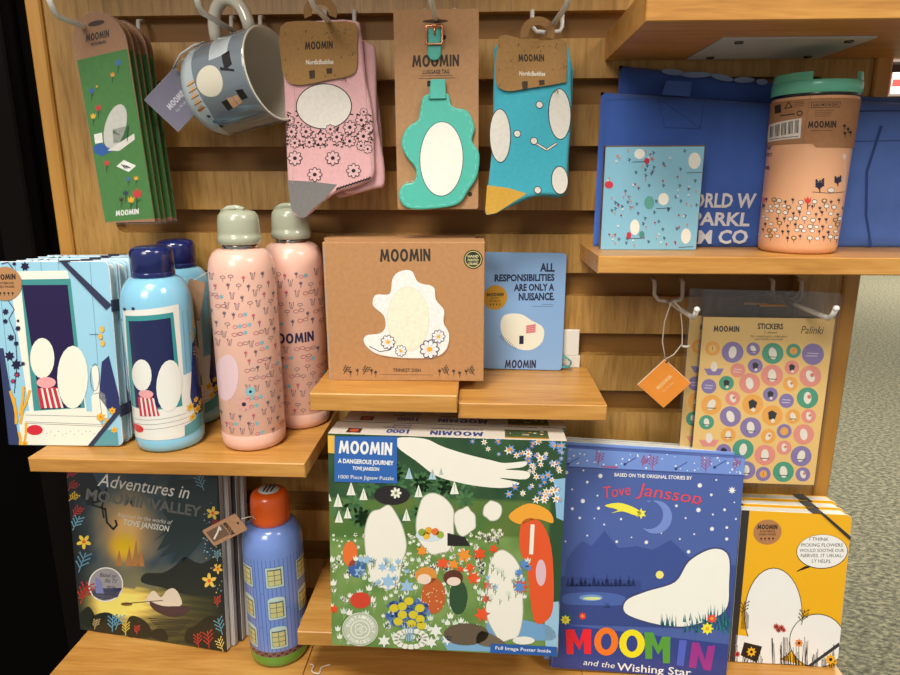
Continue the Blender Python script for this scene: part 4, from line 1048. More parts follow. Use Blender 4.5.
    a.L = 7; a.line([(735, 345), (730, 440)], 14, (236, 228, 214)); a.circ(764, b2(110), 18, (214, 180, 190), 46)
    a.poly([(440, 370), (500, 385), (520, 415), (440, 415)], (36, 34, 36))
    a.L = 8; a.circ(380, 378, 50, (200, 214, 224), 22); 
    for x, y, c in ((352, 368, (130, 160, 60)), (375, 362, (220, 160, 50)), (398, 366, (220, 110, 50)), (415, 376, (150, 170, 60)), (368, 380, (226, 176, 60))): a.L = 9; a.circ(x, y, 13, c)
    a.L = 6; a.circ(392, b2(190), 42, (186, 92, 44), 62); a.circ(366, b2(120), 38, (212, 140, 60), 30); a.circ(478, b2(195), 32, (46, 76, 50), 60); a.circ(460, b2(128), 34, (92, 50, 38), 28)
    a.L = 7; a.circ(360, b2(132), 24, (228, 206, 186), 18); a.circ(462, b2(140), 24, (228, 208, 190), 15)
    a.L = 6; a.circ(104, b2(45), 26, (222, 110, 50), 44); a.circ(128, b2(92), 30, (60, 96, 160), 34); a.circ(140, b2(205), 36, (200, 64, 44), 28)
    for k in range(26): a.L = 7; a.circ(355 + rnd.uniform(0, 74), b2(165 + rnd.uniform(0, 70)), 2.4, (226, 190, 140), n=6)
    # orange lilies
    for x, y, r in ((352, 35, 22), (424, 78, 26), (462, 82, 22), (498, 50, 28), (552, 45, 26), (600, 28, 18), (518, 92, 20), (530, 128, 26), (580, 155, 20), (574, 200, 20), (560, 255, 30), (485, 98, 14), (48, 236, 18)):
        a.L = 6; c = rnd.choice([(222, 76, 34), (226, 84, 40), (232, 140, 50)]); a.star(x, b2(y), r, c, 6, .5, rnd.uniform(0, 1)); a.line([(x, b2(y + r*.4)), (x - 2, b2(y + r*1.6))], 3, (110, 130, 60))
    for x, y, r in ((165, 66, 20), (215, 90, 18), (250, 95, 18), (236, 140, 30), (300, 158, 28), (138, 108, 22)): a.L = 7; a.star(x, b2(y), r, (150, 186, 216), 6, .5)
    # bouquet
    for k in range(70):
        an, rr = rnd.uniform(0, 2*PI), math.sqrt(rnd.random()); a.L = 7; a.poly(ell(300 + 78*rr*math.cos(an), b2(250 + 52*rr*math.sin(an)), 13, 6, 7, rnd.uniform(0, 3)), rnd.choice([(76, 112, 176), (94, 132, 196), (66, 100, 160)]))
    for x, y in ((307, 208), (256, 232), (285, 255), (322, 255), (345, 232), (270, 278), (316, 286), (350, 292), (346, 270), (284, 226)): a.L = 8; a.circ(x, b2(y), 16, (206, 190, 44), 14)
    for k in range(4): a.line([(292 + k*10, b2(290)), (300 + k*6, b2(345))], 4, (150, 180, 200))
    for k in range(16): an = 2*PI*k/16; a.L = 7; a.circ(314 + 52*math.cos(an), b2(338 + 28*math.sin(an)), 12, (226, 226, 214), 9)
    for x, y, r in ((400, 310, 26), (385, 350, 22), (222, 345, 24), (440, 340, 22), (690, 160, 24), (706, 80, 20), (690, 108, 16), (720, 92, 14)): a.L = 10; a.star(x, b2(y), r, (226, 228, 220) if x < 500 else (88, 134, 196), 6, .5)
    a.L = 9; a.star(696, b2(158), 28, (214, 74, 40), 8, .5)
    # pool and brown boulder
    a.L = 4; a.poly(smooth_pts([(580, b2(278)), (640, b2(262)), (730, b2(280)), (800, b2(300)), (800, b2(345)), (600, b2(330))], 3), (110, 156, 196)); a.poly([(416, b2(335)), (640, b2(350)), (600, b2(384)), (440, b2(378))], (120, 164, 200))
    a.poly([(775, b2(215)), (825, b2(210)), (828, b2(372)), (780, b2(366))], (150, 188, 214)); a.poly([(808, 185), (850, 180), (846, 330), (818, 318)], (134, 178, 210))
    a.L = 10; a.circ(505, b2(322), 78, (96, 82, 66), 38); a.poly(smooth_pts([(560, b2(310)), (640, b2(352)), (590, b2(366)), (540, b2(350))], 3), (110, 96, 78)); a.L = 11; a.circ(704, b2(344), 38, (226, 224, 214), 14)
    # title label, seal and strip
    a.L = 12; a.poly([(50, 36), (266, 36), (266, 199), (50, 193)], (44, 96, 170)); a.L = 3; a.poly([(24, 33), (50, 34), (52, 96), (27, 94)], (222, 176, 70))
    a.L = 13; a.text('MOOMIN', (64, 94), (248, 101), 44, WHITE, logo=True)
    a.text('A DANGEROUS JOURNEY', (62, 127), (254, 135), 15, WHITE, .035); a.text('TOVE JANSSON', (112, 151), (204, 155), 12, WHITE, .03); a.text('1000 Piece Jigsaw Puzzle', (64, 181), (254, 187), 13, WHITE, .0)
    a.L = 12; a.circ(140, b2(304), 62, (206, 210, 196), 58, n=36); a.L = 13; a.circ(140, b2(304), 59, (150, 164, 128), 55, n=36); a.L = 14; a.circ(140, b2(304), 57, (186, 192, 172), 53, n=36); a.L = 15; a.ring(140, b2(304), 34, 32, 4, (224, 226, 214))
    for k in range(3): a.ring(140 + 9*math.cos(2.1*k), b2(304 + 9*math.sin(2.1*k)), 14, 12, 3, (226, 228, 216))
    for i, ch in enumerate('SUSTAINABLY'): an = PI*1.08 + i*.30; a.text(ch, (140 + 40*math.cos(an) - 4*math.sin(-an), b2(304 + 38*math.sin(an)) - 3*math.cos(an)), (140 + 40*math.cos(an + .2), b2(304 + 38*math.sin(an + .2))), 11, (232, 232, 222), .03)
    for i, ch in enumerate('SOURCED'): an = PI*.86 - i*.28; a.text(ch, (140 + 52*math.cos(an), b2(304 + 49*math.sin(an))), (140 + 52*math.cos(an - .2), b2(304 + 49*math.sin(an - .2))), 11, (232, 232, 222), .03)
    a.L = 12; a.poly([(590, b2(354)), (818, b2(366)), (818, b2(398)), (588, b2(386))], (40, 88, 164)); a.L = 13; a.text('Full Image Poster Inside', (606, b2(374)), (798, b2(386)), 12, WHITE, .01)
    # printing on the lid's top edge, upside down
    tp = lambda u, v, e: (u - W/2, T - v, H + e)
    a = Art(mb, tp, fn=lambda X, Y: (X/1000, Y/1000))
    a.L = 1
    BLU = (44, 66, 132)
    def up(s_, x0, x1, y, h, c, logo=False, bold=.02):   # read from behind
        p0, p1 = (x1, y), (x0, y)
        a.text(s_, p0, p1, h, c, bold, logo=logo) 
    # surface u to the right, v towards the front (T - v): map so that glyph tops point to the viewer
    a.place = lambda u, v, e: (u - W/2, T - v, H + e)
    up('MOOMIN', 82, 122, 13, -9.5, BLU, True) if False else None
    def upt(s_, xr, xl, yb, h, c, logo=False, bold=.02):
        # baseline runs right-to-left at depth yb from the rear, letters rise towards the front
        a.text(s_, (xr, yb), (xl, yb), h, c, bold, logo=logo)
    upt('MOOMIN', 128, 84, 18, 11, BLU, True); upt('A DANGEROUS JOURNEY', 128, 84, 10, 4, BLU); upt('1000', 66, 47, 18, 10, BLU, False, .04); upt('piece jigsaw', 66, 42, 11, 4.2, BLU); upt('puzzle', 66, 50, 5, 4.2, BLU)
    a.rect(146, 9, 182, 30, (96, 104, 60)); a.L = 2; a.rect(147, 10, 181, 24, (70, 86, 56)); a.rect(146, 29, 182, 31, (214, 150, 40))
    for k in range(20): a.L = 3; a.circ(rnd.uniform(149, 179), rnd.uniform(12, 26), 1.6, rnd.choice([(214, 200, 170), (190, 120, 60), (60, 100, 70), (120, 90, 60)]), n=7)
    a.L = 1; a.rect(14, 18, 26, 30, (60, 44, 50)); a.L = 2; a.circ(20, 24, 4, (206, 90, 50))
    mb.build('carton', M['gloss'], t)
    mb = MB(); mb.box(-W/2 + .0012, W/2 - .0012, T, T + .004, .001, H - .0015, (214, 208, 198)); mb.build('inner_tray', M['paper'], t)
    return t
pz = puzzle(); R_ = pz.matrix_world.to_3x3()
off = R_ @ Vector((.0035, .0388, 0)); 
p2 = dup(pz, 'jigsaw puzzle box standing right behind the meadow one, only its top showing', (off.x, off.y, 0)); p2.scale.z = .980

def wish():
    W, H, T = .1647, .2144, .0095
    t = thing('picture_book', 'dark blue picture book with crescent moon and rainbow title letters', 'book', (.1530, -.0876, B_Z + .0018), .6, 9.4, -2.7)
    NV = (72, 94, 158)
    mb = MB(); mb.box(-W/2, W/2, 0, .0022, 0, H, NV, .0004)
    quad = ((549.5, 670), (727, 680), (744, 462), (568, 446))
    a = Art(mb, flatplace(W), quad, W, H).crop(545, 440, 4.2857); Q = 115*4.2857; b2 = lambda y: y + Q
    def f(x, y): return mixc((72, 92, 160), (50, 68, 134), (y - 100)/700)
    a.poly([(99, 27), (851, 97), (782, 1027), (22, 984)], NV)
    rnd = random.Random(5); a.L = 2
    a.poly([(104, 32), (850, 98), (846, 165), (102, 108)], (110, 140, 206)); a.L = 3; a.line([(102, 112), (845, 168)], 3, (56, 70, 130))
    for x, y, r, q in ((240, 82, 28, .2), (470, 105, 30, .1), (690, 120, 32, 0), (432, 100, 20, .4), (815, 122, 22, .3)): a.sprig(x, y, r, (150, 84, 130), q, 7, 3.5)
    for x, y in ((130, 88), (375, 95), (590, 120), (750, 118)): a.line([(x - 22, y + 10), (x + 22, y - 14)], 4, (60, 80, 140)); a.circ(x - 24, y + 12, 6, (40, 56, 110))
    for k in range(46): X = rnd.uniform(110, 840); a.circ(X, 60 + (X-110)*.088 + rnd.uniform(-26, 36), rnd.uniform(2, 4.4), (222, 228, 240), n=8)
    a.poly([(250, 112), (320, 116), (320, 122), (250, 116)], (180, 60, 90))
    # mountains, wood line, lake
    a.poly([(95, 510), (130, 462), (165, 430), (205, 452), (262, 385), (320, 462), (400, 455), (470, 470), (545, 430), (600, 480), (640, 520), (830, 540), (815, 800), (60, 760)], (56, 76, 142))
    a.L = 4; a.poly([(70, b2(90)), (420, b2(110)), (420, b2(150)), (800, b2(200)), (790, b2(320)), (62, b2(300))], (50, 68, 130))
    for k in range(16): x = 100 + k*19; h = 34 + 22*math.sin(k*2.3); a.poly([(x - 11, b2(134)), (x, b2(130 - h)), (x + 11, b2(134))], (42, 58, 116))
    a.L = 5; a.poly(smooth_pts([(70, b2(190)), (100, b2(165)), (260, b2(160)), (350, b2(180)), (330, b2(215)), (180, b2(215)), (90, b2(212))], 4), (70, 96, 164)); a.L = 6; a.circ(200, b2(183), 52, (110, 150, 196), 14); a.L = 7; a.circ(205, b2(186), 40, (206, 214, 150), 7)
    a.L = 5; a.poly([(58, b2(300)), (790, b2(382)), (782, b2(540)), (22, b2(500))], (48, 64, 132))
    # stars
    for x, y, r in ((245, 153, 10), (188, 178, 6), (122, 207, 4), (168, 258, 10), (122, 290, 7), (232, 236, 4), (236, 290, 7), (154, 330, 6), (218, 333, 3), (333, 338, 5), (260, 360, 4), (186, 406, 4), (314, 434, 6), (441, 438, 8), (378, 416, 3), (90, 430, 4), (568, 286, 6), (607, 338, 4), (665, 203, 10), (713, 243, 6), (733, 182, 4), (660, 305, 10), (717, 385, 9), (768, 306, 6), (808, 276, 3), (778, 380, 6), (720, 325, 4), (643, 406, 4), (778, 428, 7), (583, 426, 4), (620, 480, 8), (505, 400, 3), (98, 135, 8), (172, 128, 4), (815, 345, 4)):
        a.L = 5; a.circ(x, y, r + 1.6, (120, 138, 190), n=10); a.L = 6; a.circ(x, y, r*.85, (236, 232, 220), n=10)
    a.L = 6; a.star(798, 226, 17, (240, 238, 226), 8, .45)
    # moon and shooting star
    a.L = 5; out = [(480 + 70*math.cos(q), 332 + 70*math.sin(q)) for q in [(-2.0 + k*4.45/24) for k in range(25)]]; inn = [(452 + 60*math.cos(q), 322 + 60*math.sin(q)) for q in [(2.15 - k*3.9/24) for k in range(25)]]
    a.poly(out + inn, (112, 136, 200))
    a.L = 7; a.poly(smooth_pts([(262, 280), (320, 268), (380, 285), (420, 312), (400, 325), (340, 305), (290, 312), (320, 298)], 3), (240, 222, 70)); a.star(419, 316, 24, (246, 226, 80), 6, .5)
    # lettering
    a.L = 8; a.text('BASED ON THE ORIGINAL STORIES BY', (305, 156), (632, 179), 15, (230, 232, 240), .02)
    a.text('Tove', (256, 250), (374, 236), 52, (216, 70, 84), .0, .12); a.text('Jansson', (400, 236), (664, 282), 54, (216, 70, 84), .0, .12); a.line([(640, 268), (654, 280), (672, 268)], 6, (216, 70, 84))
    # pale boulder in the grass instead of the lying figure
    a.L = 7; a.poly(smooth_pts([(345, b2(250)), (350, b2(190)), (440, b2(150)), (560, b2(110)), (620, b2(20)), (720, b2(-30)), (790, b2(0)), (795, b2(120)), (780, b2(240)), (660, b2(300)), (560, b2(312)), (440, b2(292))], 5), (60, 66, 110))
    a.L = 8; a.poly(smooth_pts([(350, b2(248)), (356, b2(194)), (444, b2(155)), (564, b2(115)), (624, b2(26)), (720, b2(-24)), (784, b2(4)), (789, b2(120)), (774, b2(236)), (658, b2(294)), (560, b2(306)), (442, b2(286))], 5), (238, 232, 220))
    a.circ(498, b2(84), 17, (240, 220, 120))
    for k in range(64):
        x = rnd.uniform(600, 792); y = 290 + rnd.uniform(-10, 46); h = rnd.uniform(40, 90) if x > 700 else rnd.uniform(24, 50); a.L = 9; a.poly([(x - 4, b2(y)), (x + rnd.uniform(-14, 14), b2(y - h)), (x + 4, b2(y))], rnd.choice([(36, 112, 122), (30, 92, 110), (44, 124, 130)]))
    for k in range(18): x = rnd.uniform(505, 575); a.poly([(x - 3, b2(306)), (x + rnd.uniform(-14, 14), b2(306 - rnd.uniform(20, 60))), (x + 3, b2(306))], (36, 104, 120))
    for k in range(12): x = rnd.uniform(70, 110); a.poly([(x - 3, b2(285)), (x + rnd.uniform(-8, 8), b2(285 - rnd.uniform(20, 60))), (x + 3, b2(285))], (36, 104, 120))
    for k in range(10): x = rnd.uniform(255, 285); a.poly([(x - 2, b2(226)), (x + rnd.uniform(-8, 8), b2(226 - rnd.uniform(10, 34))), (x + 2, b2(226))], (44, 66, 124))
    for x, y, r, c in ((86, 280, 23, (246, 226, 60)), (162, 263, 18, (226, 70, 60)), (719, 271, 22, (230, 72, 56)), (700, 314, 28, (246, 222, 60))): a.L = 10; a.star(x, b2(y), r, c, 8, .62, cc=(220, 170, 50))
    # rainbow title
    a.L = 11
    def LT(ch, x0, y0, x1, y1, h, c):
        if ch == 'O':
            a.text('O', (x0, b2(y0)), (x1, b2(y1)), h, c, logo=True)
        elif ch == 'M': a.poly([(x0, b2(y0)), (x0 - 4, b2(y0 - h)), (x0 + 34, b2(y0 - h)), ((x0+x1)/2 + 2, b2(y0 - h*.50)), (x1 - 34, b2(y1 - h)), (x1 + 2, b2(y1 - h)), (x1, b2(y1)), (x1 - 30, b2(y1)), (x1 - 32, b2(y1 - h*.56)), ((x0+x1)/2 + 2, b2(y0 - h*.16)), (x0 + 30, b2(y0 - h*.56)), (x0 + 30, b2(y0))], c)
        elif ch == 'I': a.poly([(x0, b2(y0)), (x0 + 12, b2(y0 - h)), (x1 + 14, b2(y1 - h)), (x1, b2(y1))], c)
        else: a.poly([(x0, b2(y0)), (x0 + 14, b2(y0 - h)), (x0 + 44, b2(y0 - h + 4)), (x1 - 26, b2(y1 - h*.42)), (x1 - 16, b2(y1 - h + 3)), (x1 + 16, b2(y1 - h)), (x1 - 2, b2(y1)), (x1 - 32, b2(y1 - 4)), (x0 + 40, b2(y0 - h*.48)), (x0 + 32, b2(y0 + 4))], c)
    LT('M', 90, 432, 198, 430, 110, (222, 34, 48)); LT('O', 208, 430, 314, 438, 120, (240, 116, 32)); LT('O', 320, 440, 432, 444, 120, (248, 216, 30)); LT('M', 436, 448, 542, 466, 116, (84, 152, 56)); LT('I', 570, 474, 600, 478, 112, (78, 96, 190)); LT('N', 622, 482, 718, 496, 110, (150, 48, 136))
    a.text('and the', (162, b2(478)), (300, b2(492)), 26, (236, 234, 228), .0, .2); a.text('Wishing Star', (312, b2(500)), (632, b2(521)), 34, (236, 234, 228), .01)
    mb.build('front_cover', M['satin'], t)
    mb = MB(); mb.box(-W/2 + .002, W/2 - .003, .0022, T - .002, .002, H - .003, (224, 220, 214)); mb.build('page_block', M['paper'], t)
    mb = MB(); mb.box(-W/2, W/2, T - .002, T, 0, H, NV, .0004); mb.build('back_cover', M['satin'], t)
    mb = MB(); mb.box(-W/2 - .001, -W/2 + .0006, 0, T, 0, H, (50, 66, 128), .0003); mb.build('spine', M['satin'], t)
    return t
ws = wish(); R_ = ws.matrix_world.to_3x3()
for k in range(3):
    o = R_ @ Vector((-.006 + .002*k, .0105 + .0095*k, 0))
    t = thing('picture_book', 'book mostly hidden %s the dark blue moon book' % ('directly behind', 'second behind', 'furthest behind')[k], 'book', (ws.location.x + o.x, ws.location.y + o.y, B_Z + .0018), .6, 9.4, -2.7, 'books behind the dark blue moon book')
    W, H, T = .1647, .2150 - .002*k, .0085
    mb = MB(); mb.box(-W/2, W/2, 0, T, 0, H, ((120, 150, 210), (150, 180, 200), (60, 84, 60))[k], .0004); mb.build('cover', M['satin'], t)
    mb = MB(); mb.box(-W/2 + .002, W/2 - .002, .0018, T - .0018, .003, H + .0003, (222, 222, 214)); mb.build('page_block', M['paper'], t)

def yellow():
    W, H, T = .1009, .1541, .012
    t = thing('notebook', 'yellow notebook with a black spine and speech bubble, front of three', 'notebook', (.2966, -.0673, B_Z + .0009), -1.5, 6.4, -.6, 'yellow notebooks at the lower right')
    YE = (236, 172, 24)
    mb = MB(); o = rrect(-W/2, 0, W/2, H, .006, 5, (0, 1, 1, 0)); mb.slab(o, 0, .0018, YE, .0003, side=(228, 222, 206))
    a = Art(mb, flatplace(W), ((730.4, 662), (836, 667.7), (853, 517.5), (740.5, 509)), W, H).crop(690, 480, 3.462)
    rnd = random.Random(9)
    a.L = 8; a.poly([(174, 98), (203, 101), (160, 632), (140, 630)], (46, 44, 46))
    a.L = 1; a.circ(268, 183, 50, (172, 120, 76), 45, n=32); a.L = 2; a.text('MOOMIN', (232, 172), (303, 174), 17, BLACK, logo=True); a.text('A5 NOTEBOOK', (240, 183), (296, 184), 7, BLACK); a.text('LINED PAGES', (238, 194), (298, 195), 7, BLACK)
    for k in range(4): a.tulip(246 + k*14, 206, 5, BLACK, BLACK)
    a.L = 1; a.circ(458, 256, 88, BLACK, 60, n=36); a.poly([(430, 306), (370, 326), (372, 322), (400, 306)], BLACK); a.L = 2; a.circ(458, 255, 86, (242, 238, 226), 58, n=36)
    a.L = 3
    for s_, x0, x1, y in (('I THINK', 412, 484, 216), ('PICKING FLOWERS', 384, 532, 237), ('WOULD SOOTHE OUR', 378, 536, 256), ('NERVES. IT USUAL-', 382, 534, 274), ('LY HELPS.', 420, 492, 293)): a.text(s_, (x0 + 3, y), (x1 - 3, y + 3), 12, BLACK, .0, .05)
    # plain pale boulders in place of the drawn pair
    for x, y, rx, ry in ((290, 470, 98, 158), (440, 560, 92, 88)): a.L += 1; a.circ(x, y, rx + 2.5, BLACK, ry + 2.5, n=36); a.L += 1; a.circ(x, y, rx, (242, 238, 226), ry, n=36)
    a.L = 8; a.poly([(160, 540), (200, 545), (300, 620), (380, 640), (158, 634)], (242, 238, 226))
    for k in range(80): x = rnd.uniform(162, 500); h = rnd.uniform(10, 60) if x < 260 or x > 420 else rnd.uniform(20, 90); a.L = 9; a.line([(x, 634 + (x-160)*.045), (x + rnd.uniform(-6, 6), 634 - h)], 1.8, BLACK)
    a.L = 10; a.poly([(190, 565), (252, 580), (235, 634), (178, 610)], BLACK)
    for x, y, r, c in ((215, 598, 18, (236, 176, 40)), (484, 622, 20, (236, 170, 30)), (378, 568, 16, (216, 130, 60)), (166, 606, 12, (190, 60, 60)), (300, 512, 12, (180, 70, 60)), (318, 516, 12, (190, 80, 70)), (308, 524, 10, (170, 60, 60)), (326, 524, 9, (190, 80, 70))): a.L = 11; a.star(x, y, r, c, 8, .6, cc=BLACK)
    for x, y in ((185, 450), (392, 480)): a.sprig(x, y, 26, (90, 70, 20), .2, 6, 2.4)
    for k in range(9): a.line([(178 + k*3, 520), (184 + k*2.5, 440 + k*4)], 1.4, (90, 70, 20))
    mb.build('cover', M['satin'], t)
    mb = MB(); mb.slab(rrect(-W/2 + .0015, .0015, W/2 - .0015, H - .0004, .006, 5, (0, 1, 1, 0)), .0018, T - .0036, (232, 228, 218)); mb.build('page_block', M['paper'], t)
    mb = MB(); mb.slab(o, T - .0018, .0018, YE, .0003); mb.build('back_cover', M['satin'], t)
    mb = MB(); a = Art(mb, flatplace(W, -.0002), ((730.4, 662), (836, 667.7), (853, 517.5), (740.5, 509)), W, H).crop(690, 480, 3.462)
    for p, q, wd in (((462, 112), (566, 212), .0052), ((518, 572), (412, 650), .0050)):
        P, Q = Vector(a.m(*p)), Vector(a.m(*q)); d = (Q-P).normalized(); n = Vector((-d.y, d.x))*wd/2
        mb.slab([(min(W/2, p_.x - W/2), max(0, min(H, p_.y))) for p_ in (P+n, Q+n, Q-n, P-n)], -.0009, .0009, (34, 32, 34)); mb.build('elastic_band', M['fabric'], t); mb = MB()
    mb.box(.014, .024, -.0006, T + .0006, H - .0001, H + .0007, (34, 32, 34)); mb.build('band_fold', M['fabric'], t)
    return t
yb = yellow(); R_ = yb.matrix_world.to_3x3()
for k in range(2):
    o = R_ @ Vector((-.0008 + .0005*k, .0135*(k+1), 0)); dup(yb, 'yellow notebook %s in the lower right stack of three' % ('in the middle', 'at the back')[k], (o.x, o.y, 0), dyaw=.8*k)
t = thing('clear_cord', 'loop of thin clear cord lying under the puzzle shelf', 'cord', (-.150, -.096, B_Z + .0006))
mb = MB(); mb.tube([(-.012 + .018*k/14*1.0 + .002*math.sin(k), .006*math.cos(k*.45) , .0006) for k in range(15)], .0005, (220, 214, 204)); mb.build('strand', M['cord'], t)
tag(t, None, None)
# ------------------------------------------------------------------ hanging products
def bookmark():
    W, H = .0442, .1660
    t = thing('bookmark_card', 'green flowered bookmark on rounded kraft card, front of the hanging pack', 'bookmark', (-.3068, -.0600, 1.3625), 1.1, -3.3, 1.2, 'bookmark cards on the left hook')
    out = [(-W/2, 0), (W/2, 0)] + [(W/2*math.cos(PI*k/14), H - W/2 + W/2*math.sin(PI*k/14)) for k in range(15)]
    mb = MB(); mb.slab(out, 0, .0012, (158, 116, 84))
    a = Art(mb, flatplace(W), ((105, 222), (157, 222), (125, 45), (73, 38)), W, .1447).crop(0, 0, 3); a.clip = (W, .166)
    G = (66, 122, 58)
    a.L = 1; a.poly([(230, 165), (376, 156), (472, 655), (316, 664)], G)
    a.circ(288, 76, 24, (60, 42, 30), 7)
    a.text('MOOMIN', (258, 120), (325, 118), 20, (34, 26, 20), logo=True); a.text('BOOKMARK', (273, 133), (318, 132), 8, (34, 26, 20), .03)
    a.L = 2; a.text('MOOMIN', (350, 645), (422, 640), 18, (236, 234, 224), logo=True)
    LF = (28, 62, 34)
    for x, y, r, c in ((352, 190, 11, (60, 110, 170)), (336, 220, 9, (214, 150, 60)), (274, 256, 11, (50, 96, 170)), (290, 246, 5, (200, 170, 60)), (294, 308, 12, (190, 50, 50)), (278, 330, 11, (230, 180, 40)), (320, 475, 11, (200, 50, 50)), (387, 528, 9, (60, 110, 170)), (411, 527, 9, (230, 170, 50)), (380, 572, 12, (34, 60, 74)), (397, 594, 14, (226, 170, 30)), (415, 576, 20, (196, 54, 50)), (367, 592, 10, (60, 40, 40))): a.L = 3; a.tulip(x, y, r, c, LF, 2.4)
    a.L = 3; a.poly([(350, 486), (372, 468), (410, 488), (388, 506)], (236, 232, 224)); a.L = 4
    for k in range(3): a.line([(366 + k*7, 482 + k*2), (378 + k*7, 494)], 3, BLACK)
    a.L = 3; a.poly([(278, 420), (300, 410), (340, 436), (305, 452), (282, 440)], (36, 88, 160)); a.poly([(280, 384), (305, 380), (308, 410), (284, 412)], (230, 228, 220))
    a.circ(345, 368, 32, (196, 196, 188), 66, rot=.25); a.poly([(338, 374), (386, 368), (384, 412), (340, 416)], (40, 96, 50)); a.L = 4; a.poly([(350, 420), (402, 392), (404, 410), (358, 440), (322, 436)], (216, 214, 204)); a.line([(384, 372), (382, 412)], 3, BLACK)
    mb.build('card', M['kraft'], t)
    mb = MB(); o2 = [(x*1.04, z - .002 + (.003 if z > H - .01 else 0)) for x, z in out]; mb.slab(o2, -.0012, .0006, (240, 240, 240)); mb.build('clear_sleeve', M['sleeve'], t)
    return t
bk = bookmark()
for k in range(4): dup(bk, 'bookmark card %s behind the front green one on the left hook' % ('second', 'third', 'fourth', 'fifth')[k], (.0010*(k+1) - .0008*(k % 2), .0085*(k+1), -.0012*(k % 2)), dyaw=-1.5 + k, skip=())

def mug():
    rim, base = Vector((-.1745, -.0600, 1.4820)), Vector((-.2360, -.0385, 1.4700))
    ax = (rim - base).normalized(); H = .070; R = .0375
    upv = Vector((0, 0, 1)); X = (upv - ax*upv.dot(ax)).normalized(); X = Matrix.Rotation(math.radians(3), 3, ax) @ X; Y = ax.cross(X)
    t = thing('mug', 'grey mug with cream inside hanging by its handle from a hook', 'mug', (0, 0, 0))
    t.matrix_world = Matrix.Translation(base) @ Matrix((X, Y, ax)).transposed().to_4x4()
    CRM = (206, 200, 184)
    mb = MB(); GY = (112, 122, 130)
    mb.lathe([(0, .0012), (R*.72, .001), (R*.78, 0), (R*.86, .0010), (R*.955, .0055), (R*.985, .011), (R, .018), (R, H - .002), (R*.995, H), (R*.96, H + .0006), (R*.93, H - .001), (R*.92, H - .01), (R*.91, .012), (R*.8, .006), (0, .005)], lambda i: CRM if i < 3 or i > 7 else (176, 186, 190) if i < 6 else GY, 80)
    # print: angle 0 is the handle side; u runs round the mug
    c0 = (mathV(t, 0))
    pl = lambda u, v, e: ((R + e)*math.cos(u/R), (R + e)*math.sin(u/R), v)
    inv = t.matrix_world.inverted(); vd = (inv.to_3x3() @ (Vector((0, -.62, 1.40)) - base)); av = math.atan2(vd.y, vd.x)
    # reading frame: crop px around mug centre, x along the mug axis, y round it
    def fn(X_, Y_):
        s = ((X_ - 0)*math.cos(-.26) - (Y_ - 0)*math.sin(-.26)) ; return None
    def P(f, g): # f 0..1 base->rim, g -1..1 top silhouette -> bottom silhouette
        sgn = 1 if Y.dot(Vector((0, 0, -1))) > 0 else -1
        return ((av + sgn*math.asin(max(-.99, min(.99, g)))*SG)*R, .012 + f*(H - .016))
    SG = 1 if (t.matrix_world.to_3x3() @ Vector((math.cos(av + .3), math.sin(av + .3), 0))).z < (t.matrix_world.to_3x3() @ Vector((math.cos(av), math.sin(av), 0))).z else -1
    def P(f, g): return ((av + SG*math.asin(max(-.99, min(.99, g))))*R, .012 + f*(H - .016))
    a = Art(mb, pl, fn=P, maxlen=.004)
    a.L = 1; a.poly([(0, -.98), (.06, -.98), (.20, .3), (.06, .95), (0, .98)], (170, 182, 188))
    a.L = 2; a.circ(.42, -.22, .24, (214, 208, 188), .30, n=28)           # plain cream oval in place of the drawing
    a.poly([(.42, -.95), (.80, -.92), (.80, -.62), (.46, -.60)], (188, 196, 200)); a.L = 3; a.text('MOOMIN', (.46, -.70), (.74, -.74), .10, (120, 126, 136), logo=True) if False else None
    a.L = 3; a.poly([(.70, -.62), (.84, -.66), (.88, -.40), (.74, -.34)], BLACK); a.poly([(.66, -.42), (.90, -.30), (.90, -.26), (.66, -.36)], BLACK)
    a.poly([(.48, .22), (.60, .20), (.60, .40), (.50, .42)], BLACK); a.poly([(.60, .18), (.70, .18), (.72, .38), (.61, .40)], (206, 160, 124)); a.poly([(.71, .18), (.80, .17), (.82, .34), (.73, .37)], (206, 160, 124)); a.poly([(.81, .08), (.93, .10), (.95, .28), (.83, .30)], BLACK)
    for k in range(5): a.poly([(.01 + .0*k, -.30 + .13*k), (.12, -.36 + .13*k), (.16, -.30 + .13*k), (.04, -.22 + .13*k)], (206, 160, 110) if k < 4 else (170, 130, 90)); 
    a.L = 4
    for k in range(5): a.line([(.0, -.26 + .13*k), (.16, -.30 + .13*k)], .012, BLACK)
    for k in range(3): a.L = 3; a.star(.12 + .02*k, .42 + .14*k, .045, (30, 34, 44), 5, .5)
    a.L = 2; a.line([(.3, .62), (.9, .62)], .02, (140, 152, 158)); a.line([(.4, .75), (.95, .74)], .02, (96, 106, 114))
    mb.build('body', M['ceramic'], t)
    mb = MB(); pts = []
    for k in range(17):
        q = PI*k/16; pts.append((R*.97 + .0285*math.sin(q)**.8, 0, .022 + .0175*(1 - math.cos(q))*1.0))
    mb.tube(pts, .0052, CRM, 14, rs=[.0052]*17)
    mb.build('handle', M['ceramic'], t)
    return t
def mathV(t, k): return 0
mug()
t = thing('paper_tag', 'grey square swing tag tied beside the hanging mug', 'tag', (-.2590, -.0520, 1.4640))
mb = MB(); W = .0375; Tm = Matrix.Rotation(math.radians(-46), 4, 'Y') @ Matrix.Rotation(math.radians(10), 4, 'Z')
mb.slab([(-W/2, -.0185), (W/2, -.0185), (W/2, .0185), (-W/2, .0185)], 0, .0022, (112, 110, 128), .0002, side=(206, 204, 208), T=Tm)
a = Art(mb, lambda u, v, e: tuple(Tm @ Vector((u - W/2, -e, v - .0185))), fn=lambda X, Y: (X/1000, (37 - Y)/1000))
